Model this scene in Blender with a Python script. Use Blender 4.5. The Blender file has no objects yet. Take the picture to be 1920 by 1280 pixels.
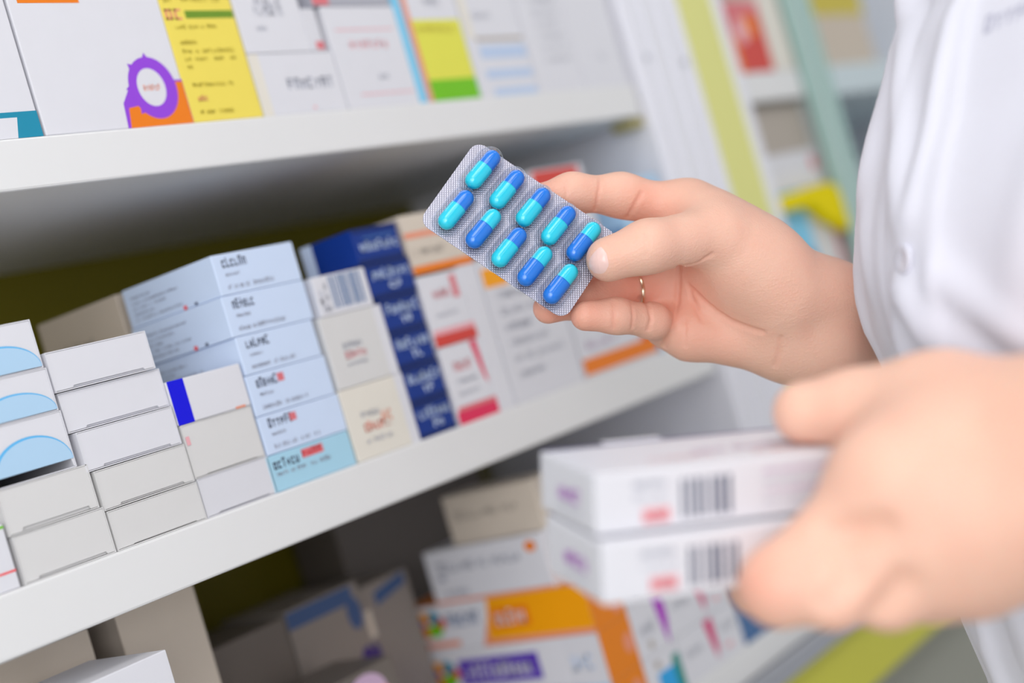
import bpy, bmesh, math, random
import numpy as np
from mathutils import Matrix, Vector

SC = bpy.context.scene
COL = SC.collection

# ------------------------------------------------------------------ camera frame
FPX = 2800.0
A0 = math.radians(38.1); ROLL = math.radians(16.43); HOFF = 27.0
EYE = 1.30
pt_ = math.atan(HOFF / FPX)
F0 = np.array([math.cos(A0), math.sin(A0), 0.0]); R0 = np.array([math.sin(A0), -math.cos(A0), 0.0]); U0 = np.array([0, 0, 1.0])
CF = math.cos(pt_) * F0 - math.sin(pt_) * U0
U1 = math.sin(pt_) * F0 + math.cos(pt_) * U0
CR = math.cos(ROLL) * R0 - math.sin(ROLL) * U1
CU = math.sin(ROLL) * R0 + math.cos(ROLL) * U1
ORG = np.array([0, 0, EYE])


def J(px, py, z):
    """survey point of the photograph at distance z -> (right, up, depth) seen from the eye"""
    return np.array([(px - 960) / FPX * z, -(py - 640) / FPX * z, z])


def c2w(p):
    p = np.asarray(p, float)
    return ORG + p[..., 0:1] * CR + p[..., 1:2] * CU + p[..., 2:3] * CF


cam = bpy.data.cameras.new('camera'); camo = bpy.data.objects.new('camera', cam); COL.objects.link(camo)
m = Matrix.Identity(4)
for i in range(3):
    m[i][0] = CR[i]; m[i][1] = CU[i]; m[i][2] = -CF[i]; m[i][3] = ORG[i]
camo.matrix_world = m
cam.sensor_width = 36; cam.lens = FPX / 1920 * 36
cam.clip_start = 0.02
cam.dof.use_dof = True; cam.dof.focus_distance = 0.684; cam.dof.aperture_fstop = 3.0
SC.camera = camo

# ------------------------------------------------------------------ materials
MATS = {}


def lin(c):
    return tuple(((v / 255) / 12.92 if v / 255 <= 0.04045 else ((v / 255 + 0.055) / 1.055) ** 2.4) for v in c)


def mat(name, rgb, rough=0.5, metal=0.0, var=0.03, scale=60, bump=0.0, spec=0.4, coat=0.0):
    if name in MATS: return MATS[name]
    M = bpy.data.materials.new(name); M.use_nodes = True
    nt = M.node_tree; b = nt.nodes['Principled BSDF']
    c = lin(rgb)
    tc = nt.nodes.new('ShaderNodeTexCoord')
    n = nt.nodes.new('ShaderNodeTexNoise'); n.inputs['Scale'].default_value = scale; n.inputs['Detail'].default_value = 3
    nt.links.new(tc.outputs['Object'], n.inputs['Vector'])
    mx = nt.nodes.new('ShaderNodeMix'); mx.data_type = 'RGBA'
    mx.inputs['A'].default_value = (*[v * (1 - var) for v in c], 1)
    mx.inputs['B'].default_value = (*[min(1, v * (1 + var)) for v in c], 1)
    nt.links.new(n.outputs['Fac'], mx.inputs['Factor'])
    nt.links.new(mx.outputs['Result'], b.inputs['Base Color'])
    b.inputs['Roughness'].default_value = rough; b.inputs['Metallic'].default_value = metal
    b.inputs['Specular IOR Level'].default_value = spec
    if coat: b.inputs['Coat Weight'].default_value = coat
    if bump:
        bp = nt.nodes.new('ShaderNodeBump'); bp.inputs['Strength'].default_value = bump; bp.inputs['Distance'].default_value = 0.001
        nt.links.new(n.outputs['Fac'], bp.inputs['Height']); nt.links.new(bp.outputs['Normal'], b.inputs['Normal'])
    MATS[name] = M
    return M


PAL = dict(
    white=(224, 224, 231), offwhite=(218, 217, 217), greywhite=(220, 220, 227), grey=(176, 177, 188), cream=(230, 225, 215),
    murk=(140, 132, 126), shade_grey_dark=(112, 104, 98), beige=(206, 192, 176), tan=(216, 204, 190), taupe=(178, 168, 158), paleblue=(208, 224, 250), iceblue=(170, 214, 236), skyblue=(178, 212, 240),  # darkened greys: bottom shelf shade put into the colour
    ringblue=(96, 186, 240), navy=(6, 50, 136), navyd=(4, 36, 104), blue=(8, 10, 222), orange=(240, 128, 20), amber=(252, 166, 4), saffron=(236, 132, 4),
    yellow=(242, 222, 96), lemon=(228, 226, 84), green=(116, 196, 24), moss=(112, 150, 40), olivetext=(206, 188, 64), purple=(150, 70, 220),
    violet=(92, 60, 180), magenta=(214, 20, 110), crimson=(226, 44, 90), red=(214, 70, 60), pink=(236, 176, 184), salmon=(236, 150, 120),
    teal=(26, 140, 172), cyan=(40, 166, 232), steel=(70, 110, 160), dimblue=(58, 86, 132), tanmark=(196, 184, 174), text=(164, 168, 184), textd=(84, 92, 116), textl=(198, 200, 212), black=(20, 18, 18),
    cyanline=(130, 206, 240), plum=(176, 40, 196), redorange=(220, 88, 50), mauve=(206, 176, 206), rose=(222, 120, 128), brightred=(240, 84, 90),
    seagreen=(24, 140, 130), paperblue=(190, 208, 236), ink=(60, 40, 120))


def pm(k):
    return mat('print_' + k, PAL[k], rough=0.42, var=0.02)


M_SHELF = mat('shelf_laminate', (230, 230, 231), rough=0.45, var=0.02, scale=12)
M_POST = mat('post_paint', (234, 234, 242), rough=0.4, var=0.02, scale=10)
M_LIMEP = mat('lime_post_paint', (228, 227, 142), rough=0.4, var=0.03, scale=8)
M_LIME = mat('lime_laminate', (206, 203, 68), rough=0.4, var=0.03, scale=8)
M_BACK = mat('olive_back_panel', (120, 111, 8), rough=0.6, var=0.06, scale=8)  # darker than the real panel, interior shade put into the colour
M_FLOOR = mat('pale_floor_tile', (196, 194, 188), rough=0.35, var=0.06, scale=3)
M_METAL = mat('brushed_metal', (188, 190, 198), rough=0.32, metal=0.6, var=0.04, scale=30)
M_BASE = mat('grey_plinth', (156, 156, 146), rough=0.5, var=0.03, scale=5)
M_MINT = mat('mint_glass_edge', (168, 200, 194), rough=0.25, var=0.05, scale=6)
M_COAT = None


# ------------------------------------------------------------------ mesh helpers
class MB:
    """collects faces with material slots and links them as one mesh object"""
    def __init__(s):
        s.v = []; s.f = []; s.mi = []; s.mats = []; s.sm = []

    def slot(s, m):
        if m not in s.mats: s.mats.append(m)
        return s.mats.index(m)

    def add(s, verts, faces, m, smooth=False):
        o = len(s.v); s.v += [tuple(map(float, p)) for p in verts]
        k = s.slot(m)
        for f in faces:
            s.f.append([o + i for i in f]); s.mi.append(k); s.sm.append(smooth)

    def box(s, x0, x1, y0, y1, z0, z1, m, bev=0.0):
        if bev <= 0:
            v = [(x, y, z) for z in (z0, z1) for y in (y0, y1) for x in (x0, x1)]
            s.add(v, [(0, 2, 3, 1), (4, 5, 7, 6), (0, 1, 5, 4), (2, 6, 7, 3), (0, 4, 6, 2), (1, 3, 7, 5)], m)
            return
        bm = bmesh.new(); bmesh.ops.create_cube(bm, size=1)
        for v in bm.verts:
            v.co = ((x0 + x1) / 2 + v.co.x * (x1 - x0), (y0 + y1) / 2 + v.co.y * (y1 - y0), (z0 + z1) / 2 + v.co.z * (z1 - z0))
        bmesh.ops.bevel(bm, geom=list(bm.edges), offset=bev, segments=2, affect='EDGES', profile=0.5)
        bm.verts.index_update()
        s.add([v.co for v in bm.verts], [[v.index for v in f.verts] for f in bm.faces], m); bm.free()

    def build(s, name, parent=None, loc=(0, 0, 0)):
        me = bpy.data.meshes.new(name); me.from_pydata(s.v, [], s.f)
        for m_ in s.mats: me.materials.append(m_)
        me.polygons.foreach_set('material_index', s.mi); me.polygons.foreach_set('use_smooth', s.sm)
        me.update()
        o = bpy.data.objects.new(name, me); COL.objects.link(o); o.location = loc
        if parent is not None: o.parent = parent
        return o


def tag(o, label, cat, group=None, kind=None):
    if label: o['label'] = label
    if cat: o['category'] = cat
    if group: o['group'] = group
    if kind: o['kind'] = kind
    return o


GLY = ['LTB', 'LRM', 'LTBM', 'LRTM', 'LB', 'LRB', 'LRTB', 'TC', 'LTM', 'LRT', 'CM']


def glyph_rects(u0, v0, u1, v1, n, seed, gap=0.25):
    """strokes of a line of small unreadable lettering inside a box of the face"""
    rnd = random.Random(seed); out = []; w = (u1 - u0) / n
    for i in range(n):
        if n > 9 and rnd.random() < 0.12 and 0 < i < n - 1: continue
        a = u0 + i * w; b = a + w * (1 - gap); t = (b - a) * 0.34; h = (v1 - v0); th = h * 0.2
        top = v1 if rnd.random() < 0.35 else v1 - h * 0.22
        for k in rnd.choice(GLY):
            if k == 'L': out.append((a, v0, a + t, top))
            elif k == 'R': out.append((b - t, v0, b, top))
            elif k == 'C': out.append(((a + b - t) / 2, v0, (a + b + t) / 2, top))
            elif k == 'T': out.append((a, top - th, b, top))
            elif k == 'B': out.append((a, v0, b, v0 + th))
            elif k == 'M': out.append((a, (v0 + top - th) / 2, b, (v0 + top + th) / 2))
    return out


def decals(mb, dims, prints):
    """prints on the faces of a carton whose base centre-front is the local origin: x -w/2..w/2, y 0..d, z 0..h"""
    w, d, h = dims; lev = 0
    for p in prints:
        face, kind, a = p[0], p[1], p[2:]
        lev += 1; e = 0.00006 + 0.00002 * lev

        def pt(u, v):
            if face == 'F': return (-w / 2 + u * w, -e, v * h)
            if face == 'L': return (-w / 2 - e, d - u * d, v * h)
            if face == 'T': return (-w / 2 + u * w, v * d, h + e)
            if face == 'E': return (-w / 2 - e, d - u * d, v * h)

        def quad(u0, v0, u1, v1, m_):
            mb.add([pt(u0, v0), pt(u1, v0), pt(u1, v1), pt(u0, v1)], [(0, 1, 2, 3)], m_)
        if kind == 'rect': quad(*a[:4], pm(a[4]))
        elif kind == 'poly': mb.add([pt(*q) for q in a[0]], [tuple(range(len(a[0])))], pm(a[1]))
        elif kind == 'text':
            for r in glyph_rects(*a[:4], a[5], a[6]): quad(*r, pm(a[4]))
        elif kind == 'bars':
            rnd = random.Random(a[5]); u = a[0]
            while u < a[2]:
                b = (a[2] - a[0]) * rnd.uniform(0.012, 0.05); quad(u, a[1], min(u + b, a[2]), a[3], pm(a[4])); u += b + (a[2] - a[0]) * rnd.uniform(0.014, 0.045)
        elif kind == 'ell':   # cu, cv, ru, rv, colour, [vmin]
            cu, cv, ru, rv, k = a[:5]; vmin = a[5] if len(a) > 5 else -9; umax = a[6] if len(a) > 6 else 9
            pts = []
            for i in range(48):
                t = 2 * math.pi * i / 48
                pts.append((min(cu + ru * math.cos(t), umax), max(cv + rv * math.sin(t), vmin)))
            mb.add([pt(*q) for q in pts], [tuple(range(48))], pm(k))


def carton(label, X0, X1, h0, h1, Y=0.57, d=0.07, col='white', prints=(), group=None, rz=0.0, flap=None, name='medicine_box', cat='medicine box', topcol=None, bev=0.0006, leftcol=None):
    """a folded paperboard box; X along the shelf, h height over/under the eye"""
    w = X1 - X0; hh = h1 - h0
    mb = MB(); c = pm(col)
    if flap:
        t = 0.0005
        mb.box(-w / 2, -w / 2 + t, 0, d, 0, hh, c); mb.box(w / 2 - t, w / 2, 0, d, 0, hh, c)
        mb.box(-w / 2 + t, w / 2 - t, 0.0004, d, 0, t, c); mb.box(-w / 2 + t, w / 2 - t, 0, d, hh - t, hh, c)
        mb.box(-w / 2 + t, w / 2 - t, d - t, d, t, hh - t, c)
    else:
        mb.box(-w / 2, w / 2, 0, d, 0, hh, c, bev)
    if topcol: decals(mb, (w, d, hh), [('T', 'rect', 0.01, 0.01, 0.99, 0.99, topcol)])
    if leftcol: decals(mb, (w, d, hh), [('L', 'rect', 0.01, 0.01, 0.99, 0.99, leftcol)])
    if not flap: decals(mb, (w, d, hh), prints)
    o = mb.build(name, loc=((X0 + X1) / 2, Y, EYE + h0)); o.rotation_euler[2] = rz
    tag(o, label, cat, group)
    if flap:
        g0, inset = flap           # slit height at the lower edge, its inset from the sides
        fb = MB(); t = 0.0005
        x0, x1 = -w / 2 + t + 0.0001, w / 2 - t - 0.0001; zt = hh - t - 0.0001; zb = t + 0.0002
        xi0, xi1 = x0 + inset * w, x1 - inset * w * 0.6
        out = [(x0, zb), (xi0, zb), (xi0 + 0.0006, zb + g0), (xi1 - 0.0006, zb + g0), (xi1, zb), (x1, zb), (x1, zt - 0.0003), (x1 - 0.0003, zt), (x0 + 0.0003, zt), (x0, zt - 0.0003)]
        n = len(out)
        fb.add([(x, 0.0002, z) for x, z in out] + [(x, 0.0008, z) for x, z in out], [tuple(range(n)), tuple(range(2 * n - 1, n - 1, -1))] + [((i + 1) % n, i, n + i, n + (i + 1) % n) for i in range(n)], c)
        if g0 < 0.002: fb.box(x0, x1, 0.0013, 0.0017, zb, zt, c)
        if prints: decals(fb, (w, d, hh), prints)
        fb.build('end_flap', parent=o)
    return o


# ------------------------------------------------------------------ shelving (the setting furniture)
YF = 0.57                    # front plane of the boxes on the shelves
YB = 0.815                   # back panel


def root(name, label, cat, loc, group=None):
    o = bpy.data.objects.new(name, None); COL.objects.link(o); o.location = loc; o.empty_display_size = 0.05
    return tag(o, label, cat, group)


def part(name, parent, boxes, m_, bev=0.001):
    mb = MB()
    L = parent.location
    for (x0, x1, y0, y1, z0, z1) in boxes:
        mb.box(x0 - L.x, x1 - L.x, y0 - L.y, y1 - L.y, z0 + EYE - L.z, z1 + EYE - L.z, m_, bev)
    return mb.build(name, parent=parent)


unit = root('shelving_unit', 'white open shelving unit with olive back panel holding the medicine stacks', 'shelf', (0.5, 0.7, 0))
for (z0, z1) in ((0.1217, 0.1457), (-0.0740, -0.0471)):
    part('shelf_board', unit, [(0.0, 0.950, YF - 0.0015, YB, z0, z1)], M_SHELF, 0.0012)
part('shelf_board', unit, [(0.0, 0.950, YF - 0.0015, YB, 0.36, 0.384)], M_SHELF, 0.0012)
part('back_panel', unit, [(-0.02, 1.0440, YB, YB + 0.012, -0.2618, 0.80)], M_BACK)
part('side_panel', unit, [(-0.02, 0.0, YF, YB, -0.2618, 0.80)], M_SHELF)
o = part('upright_post', unit, [(0.957, 1.0445, YF - 0.004, YB, -0.2618, 0.80)], M_POST, 0.002)
for xr in (0.966, 0.986, 1.012, 1.036):
    mb = MB(); mb.box(xr - 0.003, xr + 0.003, YF - 0.0065, YF - 0.0035, -0.26, 0.75, M_POST, 0.0008)
    r = mb.build('groove_rib', parent=o); r.location = (-0.5, -0.7, EYE)
for (xs, zs) in ((0.9745, 0.164), (1.027, 0.158)):
    mb = MB()
    n = 16; ring = [(0.0028 * math.cos(2 * math.pi * i / n), 0, 0.0028 * math.sin(2 * math.pi * i / n)) for i in range(n)]
    mb.add(ring + [(x, -0.0012, z) for x, y, z in [(q[0] * .8, q[1], q[2] * .8) for q in ring]], [tuple(range(n, 2 * n))] + [(i, (i + 1) % n, n + (i + 1) % n, n + i) for i in range(n)], M_METAL)
    r = mb.build('screw', parent=o); r.location = (xs - 0.5, YF - 0.0042 - 0.7, EYE + zs)
mb = MB(); mb.box(0.938, 0.956, YF + 0.002, YF + 0.02, 0.1145, 0.1212, mat('olive_bracket', (176, 166, 112), 0.5), 0.001)
r = mb.build('shelf_bracket', parent=unit); r.location = (-0.5, -0.7, EYE)

base = root('base_cabinet', 'low base cabinet with white top, metal rail and lime green fascia under the shelves', 'cabinet', (1.0, 0.7, 0))
part('worktop', base, [(-0.02, 2.2, YF - 0.0015, YB, -0.2840, -0.2620)], M_SHELF, 0.0012)
part('price_rail', base, [(-0.02, 2.2, YF - 0.006, YF - 0.0017, -0.2990, -0.2842), (-0.02, 2.2, YF - 0.0085, YF - 0.0055, -0.2990, -0.2965), (-0.02, 2.2, YF - 0.0085, YF - 0.0055, -0.2865, -0.2842)], M_METAL, 0.0005)
part('lime_fascia', base, [(-0.02, 2.2, YF - 0.001, YF + 0.015, -0.352, -0.2992)], M_LIME)
part('base_front', base, [(-0.02, 2.2, YF + 0.02, YB, -1.28, -0.3525)], M_BASE)

bay = root('shelving_unit', 'second shelving unit past the white upright, framed by a lime green post', 'shelf', (1.15, 0.7, 0))
part('lime_post', bay, [(1.0447, 1.099, YF - 0.004, YB, -0.2618, 0.80)], M_LIMEP, 0.0015)
part('edge_trim', bay, [(1.0992, 1.1135, YF - 0.006, YB, -0.2618, 0.80)], M_POST, 0.0015)
for (z0, z1) in ((0.1217, 0.1470), (-0.0740, -0.0471)):
    part('shelf_board', bay, [(1.1137, 1.2285, YF, YB, z0, z1)], M_SHELF)
part('back_panel', bay, [(1.0510, 1.2285, YB, YB + 0.012, -0.2618, 0.80)], mat('grey_back_panel', (176, 172, 160), 0.6, scale=8))
bay3 = root('display_case', 'pale case with mint green glass edge beside the second shelving unit', 'display case', (1.45, 0.7, 0))
part('glass_edge', bay3, [(1.231, 1.243, YF - 0.008, YF + 0.002, -0.2618, 0.80), (1.2652, 1.277, YF - 0.008, YF + 0.002, -0.2618, 0.80)], M_MINT, 0.002)
part('door_frame', bay3, [(1.2432, 1.265, YF - 0.005, YF + 0.002, -0.2618, 0.80)], mat('mint_frame', (182, 204, 200), 0.3), 0.002)
for (z0, z1) in ((0.1217, 0.1500), (-0.0740, -0.0471)):
    part('shelf_board', bay3, [(1.2845, 1.80, YF + 0.01, YB, z0, z1)], mat('glass_shelf_white', (206, 220, 226), 0.3))
part('back_panel', bay3, [(1.2845, 1.80, YB, YB + 0.012, -0.2618, 0.80)], mat('slate_back', (164, 176, 182), 0.5, scale=6))
part('side_panel', bay3, [(1.2300, 1.284, YF + 0.0045, YB, -0.2618, 0.80)], mat('case_side', (196, 200, 200), 0.5))
part('side_panel', bay3, [(1.80, 1.815, YF, YB, -0.2618, 0.80)], M_POST)

mb = MB(); mb.box(-3, 4, -4, 3, -0.02, 0.0, M_FLOOR); fl = mb.build('floor'); fl['kind'] = 'structure'
mb = MB(); mb.box(-3, 4, YB + 0.014, YB + 0.1, 0, 2.9, M_SHELF); o = mb.build('wall_back'); o['kind'] = 'structure'
mb = MB(); mb.box(-3, 4, -4, YB + 0.1, 2.9, 2.95, M_SHELF); o = mb.build('ceiling'); o['kind'] = 'structure'

# ------------------------------------------------------------------ middle shelf, left to right
S = -0.0470
carton('white box with thin red line low on the left edge of the middle shelf', 0.305, 0.3562, S, -0.0190, d=0.07, col='white',
       prints=[('F', 'rect', 0, 0.255, 1, 0.29, 'brightred'), ('F', 'rect', 0, 0.93, 1, 0.97, 'green')], group='white boxes at the left of the middle shelf')
g = 'boxes stacked at the left end of the middle shelf'
carton('plain white box lowest in the stack under the blue ellipse boxes', 0.3588, 0.4068, S, -0.0258, d=0.07, flap=(0.0012, 0.13), col='offwhite', group=g)
carton('plain white box directly under the three blue ellipse boxes', 0.3580, 0.4050, -0.0255, -0.0052, d=0.07, flap=(0.0016, 0.13), col='offwhite', group=g)


def ell_prints(w, gap):
    v = gap
    return [('F', 'ell', 0.515, v + 0.02, 0.475, 0.53, 'ringblue', v), ('F', 'ell', 0.53, v + 0.01, 0.455, 0.50, 'skyblue', v)]


for (x0, x1, a, b, gp, lab) in ((0.3575, 0.3998, -0.0050, 0.0212, 0.16, 'white box with pale blue ellipse above the dark gap, lowest of three'),
                                (0.3560, 0.3990, 0.0214, 0.0412, 0.04, 'white box with pale blue ellipse, middle one of the three'),
                                (0.3550, 0.3978, 0.0414, 0.0638, 0.04, 'white box with pale blue ellipse at the top of the leftmost stack')):
    carton(lab, x0, x1, a, b, d=0.07, flap=((0.0036, 0.02) if gp > 0.1 else (0.0005, 0.13)), col='white', prints=ell_prints(x1 - x0, gp), group='white boxes with pale blue ellipses')
g = 'stack of plain white boxes'
for k, (x0, x1, lab) in enumerate(((0.4080, 0.4612, 'plain white box at the bottom of the stack of five'),
                                   (0.4072, 0.4606, 'plain white box second from the bottom of five'),
                                   (0.4040, 0.4596, 'plain white box in the middle of the stack of five'),
                                   (0.4016, 0.4602, 'plain white box second from the top of five'),
                                   (0.4002, 0.4574, 'plain white box on top of the stack of five'))):
    a = S + k * 0.0190
    carton(lab, x0, x1, a, a + 0.0186, d=0.068, flap=(0.0010 if k else 0.0004, 0.16), col='white' if k > 1 else 'offwhite', Y=0.5715 if k == 3 else 0.57, group=g)
g = 'short stack beside the plain white boxes'
carton('grey unprinted box at the bottom of the short stack', 0.4620, 0.5085, S, -0.0276, d=0.07, flap=(0.0006, 0.15), col='greyshade' if False else 'greywhite', group=g)
carton('white box with pink mark lying on the grey box', 0.4615, 0.5076, -0.0274, -0.0008, d=0.07, flap=(0.0004, 0.15), col='offwhite', group=g,
       prints=[('F', 'rect', 0.02, 0.62, 0.07, 0.78, 'pink')])
carton('white box with bright blue end stripe topping the short stack', 0.4608, 0.5084, -0.0006, 0.0212, d=0.07, col='white', group=g,
       prints=[('F', 'rect', 0.0, 0.0, 0.215, 1, 'blue'), ('F', 'rect', 0.78, 0.0, 0.92, 0.05, 'salmon')])
g = 'stack of light blue boxes'
lb = [('lowest light blue box with a red word on its front', 0.5072, 0.5682, S, -0.0282), ('light blue box second from the bottom of its stack', 0.5095, 0.5688, -0.0280, -0.0078),
      ('light blue box third from the bottom of its stack', 0.5096, 0.5676, -0.0076, 0.0138), ('light blue box third from the top of its stack', 0.5106, 0.5662, 0.0140, 0.0340),
      ('light blue box second from the top of its stack', 0.5092, 0.5682, 0.0342, 0.0556), ('light blue box on top of its stack', 0.5102, 0.5682, 0.0558, 0.0770)]
for k, (lab, x0, x1, a, b) in enumerate(lb):
    if k == 0:
        pr = [('F', 'text', 0.06, 0.60, 0.37, 0.86, 'textd', 6, 10), ('F', 'rect', 0.40, 0.66, 0.66, 0.90, 'rose'), ('F', 'text', 0.41, 0.68, 0.65, 0.88, 'brightred', 4, 44), ('F', 'text', 0.07, 0.40, 0.72, 0.52, 'text', 24, 11)]
    else:
        pr = [('F', 'text', 0.10, 0.66, 0.36 + 0.04 * (k % 2), 0.90, 'textd', 6, 20 + k), ('F', 'text', 0.11, 0.45, 0.28, 0.53, 'text', 9, 30 + k), ('F', 'text', 0.10, 0.13, 0.66, 0.24, 'text', 24, 40 + k)]
        if k in (1, 2): pr.append(('F', 'rect', 0.36, 0.68, 0.44, 0.88, 'rose'))
    for q in range(5):
        pr.append(('L', 'text', 0.08, 0.14 + q * 0.14, 0.30 + 0.3 * ((q * 7 + k) % 3) / 2, 0.20 + q * 0.14, 'text', 26, 50 + k * 9 + q))
    pr += [('L', 'rect', 0.60, 0.0, 0.635, 0.10, 'brightred'), ('L', 'rect', 0.72, 0.02, 0.75, 0.09, 'textd')]
    carton(lab, x0, x1, a, b, d=0.0755, col='iceblue' if k == 0 else 'paleblue', prints=pr, group=g)
carton('cream box standing in the shade behind the light blue stack', 0.5105, 0.566, S, 0.0768, Y=0.6515, d=0.075, col='beige', prints=[('L', 'text', 0.15, 0.80, 0.62, 0.86, 'taupe', 16, 3)])  # white-cream board coloured beige, its shade put into the colour
carton('white box standing behind the barcode box', 0.5690, 0.6110, S, 0.0600, Y=0.645, d=0.07, col='cream')
g = 'stack of white boxes topped by the barcode box'
WS = [('F', 'rect', 0.86, 0.0, 1, 1, 'white')]
carton('white box with orange and red lettering at the bottom of the barcode stack', 0.5700, 0.6216, S, -0.0072, d=0.06, col='cream', group=g,
       prints=WS + [('F', 'text', 0.22, 0.56, 0.56, 0.64, 'text', 9, 1), ('F', 'text', 0.22, 0.36, 0.66, 0.50, 'redorange', 8, 2), ('F', 'rect', 0.52, 0.38, 0.68, 0.64, 'cream'), ('F', 'text', 0.52, 0.42, 0.68, 0.62, 'salmon', 3, 5), ('F', 'text', 0.20, 0.20, 0.6, 0.27, 'textl', 14, 3)])
carton('white box with pink lettering under the barcode box', 0.5712, 0.6206, -0.0070, 0.0332, d=0.06, col='offwhite', group=g,
       prints=WS + [('F', 'text', 0.24, 0.52, 0.55, 0.60, 'text', 9, 7), ('F', 'text', 0.24, 0.38, 0.58, 0.48, 'rose', 8, 8), ('F', 'text', 0.24, 0.28, 0.56, 0.33, 'textl', 14, 9)])
carton('white box with blue barcode above the pink lettered box', 0.5745, 0.6166, 0.0334, 0.0556, d=0.06, col='white', group=g, topcol='white',
       prints=[('F', 'bars', 0.28, 0.14, 0.90, 0.96, 'steel', 5), ('F', 'text', 0.05, 0.1, 0.24, 0.8, 'textl', 3, 6)])
g = 'stack of navy blue boxes'
names = ['bottom navy box of the stack, touching the shelf', 'navy box second from the bottom of its stack', 'navy box third from the bottom of its stack', 'navy box third from the top of its stack', 'navy box second from the top of its stack', 'navy box on top of its stack with a plain blue side']
for k in range(6):
    a = S + 0.02075 * k; x0 = (0.6226, 0.6222, 0.6214, 0.6210, 0.6176, 0.6146)[k]; x1 = (0.6548, 0.6550, 0.6542, 0.6540, 0.6552, 0.6530)[k]
    pr = [('F', 'rect', 0, 0.86, 1, 1.0, 'navyd'), ('F', 'rect', 0, 0, 1, 0.14, 'navyd'), ('F', 'text', 0.10, 0.52, 0.96, 0.82, 'paperblue', 7, 70 + k), ('F', 'text', 0.42, 0.22, 0.72, 0.46, 'paleblue', 2, 80 + k)]
    if k == 5: pr[2] = ('F', 'text', 0.10, 0.34, 0.96, 0.62, 'paperblue', 7, 77); pr[3] = ('F', 'rect', 0.2, 0.7, 0.9, 0.74, 'steel')
    carton(names[k], x0, x1, a, a + 0.0205, d=0.042, col='navy', prints=pr + [('L', 'rect', 0, 0, 0.22, 1, 'paleblue')], group=g)
carton('lower pink and white box beside the navy stack', 0.6582, 0.6966, S, -0.0004, d=0.05, col='white', group='pair of pink and white boxes',
       prints=[('F', 'rect', 0.0, 0.0, 1, 0.16, 'crimson'), ('F', 'rect', 0.05, 0.16, 1, 0.22, 'rose'), ('F', 'poly', [(0.74, 0.99), (0.90, 0.99), (0.94, 0.40), (0.86, 0.50)], 'crimson'), ('F', 'text', 0.22, 0.66, 0.66, 0.78, 'rose', 7, 3), ('F', 'text', 0.2, 0.35, 0.7, 0.41, 'textl', 16, 4), ('F', 'text', 0.2, 0.5, 0.7, 0.56, 'textl', 16, 5)])
carton('upper pink and white box under the two-stripe box', 0.6574, 0.6966, 0.0000, 0.0428, d=0.05, col='white', group='pair of pink and white boxes',
       prints=[('F', 'rect', 0.0, 0.0, 1, 0.16, 'red'), ('F', 'rect', 0.02, 0.16, 1, 0.24, 'pink'), ('F', 'rect', 0.72, 0.62, 0.86, 0.94, 'rose'), ('F', 'text', 0.24, 0.66, 0.68, 0.78, 'rose', 7, 13), ('F', 'text', 0.2, 0.4, 0.7, 0.46, 'textl', 16, 14)])
carton('tall narrow white box between the pink boxes and the large grey white box', 0.6972, 0.7132, S, 0.0440, d=0.05, col='white')
carton('box with two orange stripes, tinted beige for shade, lying above the pink boxes', 0.6584, 0.7140, 0.0446, 0.0802, Y=0.5712, d=0.06, col='tan', prints=[('F', 'rect', 0, 0.0, 1, 0.13, 'orange'), ('F', 'rect', 0, 0.60, 1, 0.70, 'salmon'), ('F', 'text', 0.1, 0.3, 0.6, 0.42, 'taupe', 12, 2)])  # beige tone is shadow put into the board colour
carton('large pale grey box with small print, right of the narrow white box', 0.7150, 0.7898, S, 0.0450, d=0.06, col='greywhite',
       prints=[('F', 'rect', 0.02, 0.80, 0.34, 0.93, 'amber')] + [('F', 'text', 0.14, 0.16 + 0.11 * q, 0.5 + 0.35 * ((q * 5) % 3) / 2, 0.21 + 0.11 * q, 'text' if q == 3 else 'textl', 22, q) for q in range(6)])
carton('white box with orange bottom stripe at the right end of the middle shelf', 0.7925, 0.8840, S + 0.0002, -0.0010, d=0.06, col='greywhite', group='stack at the right end of the middle shelf',
       prints=[('F', 'rect', 0, 0.04, 1, 0.27, 'orange'), ('F', 'poly', [(0.80, 0.27), (1, 0.27), (1, 0.75), (0.94, 0.6)], 'redorange'), ('F', 'text', 0.1, 0.4, 0.5, 0.5, 'mauve', 10, 4)])
carton('blue grey box lying on the orange striped box behind the fingers', 0.7945, 0.8860, -0.0008, 0.0440, d=0.06, col='paperblue', group='stack at the right end of the middle shelf', prints=[('F', 'rect', 0, 0.6, 1, 1, 'steel')])
carton('white box with red top band above the index finger', 0.7965, 0.8560, 0.0442, 0.0942, d=0.06, col='greywhite', group='stack at the right end of the middle shelf', prints=[('F', 'rect', 0, 0.72, 0.9, 0.98, 'red')])
carton('pale blue box at the foot of the white upright on the middle shelf', 0.8900, 0.9480, S, 0.0780, d=0.06, col='skyblue', prints=[('F', 'rect', 0, 0, 1, 0.5, 'white')])

# ------------------------------------------------------------------ upper shelf, left to right
U = 0.1459
carton('white box with teal corner at the far left of the upper shelf', 0.335, 0.4335, U, 0.275, d=0.06, col='white',
       prints=[('F', 'poly', [(0.3, 0.0), (1, 0), (1, 0.095), (0.3, 0.095)], 'teal'), ('F', 'poly', [(0.3, 0.0), (0.86, 0), (0.885, 0.075), (0.3, 0.075)], 'white'), ('F', 'text', 0.75, 0.6, 0.95, 0.62, 'textl', 8, 3)])
lw, lh = 0.5255 - 0.4352, 0.13


def lu(x): return (x - 0.4352) / lw


def lv(z): return (z - U) / lh


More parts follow.
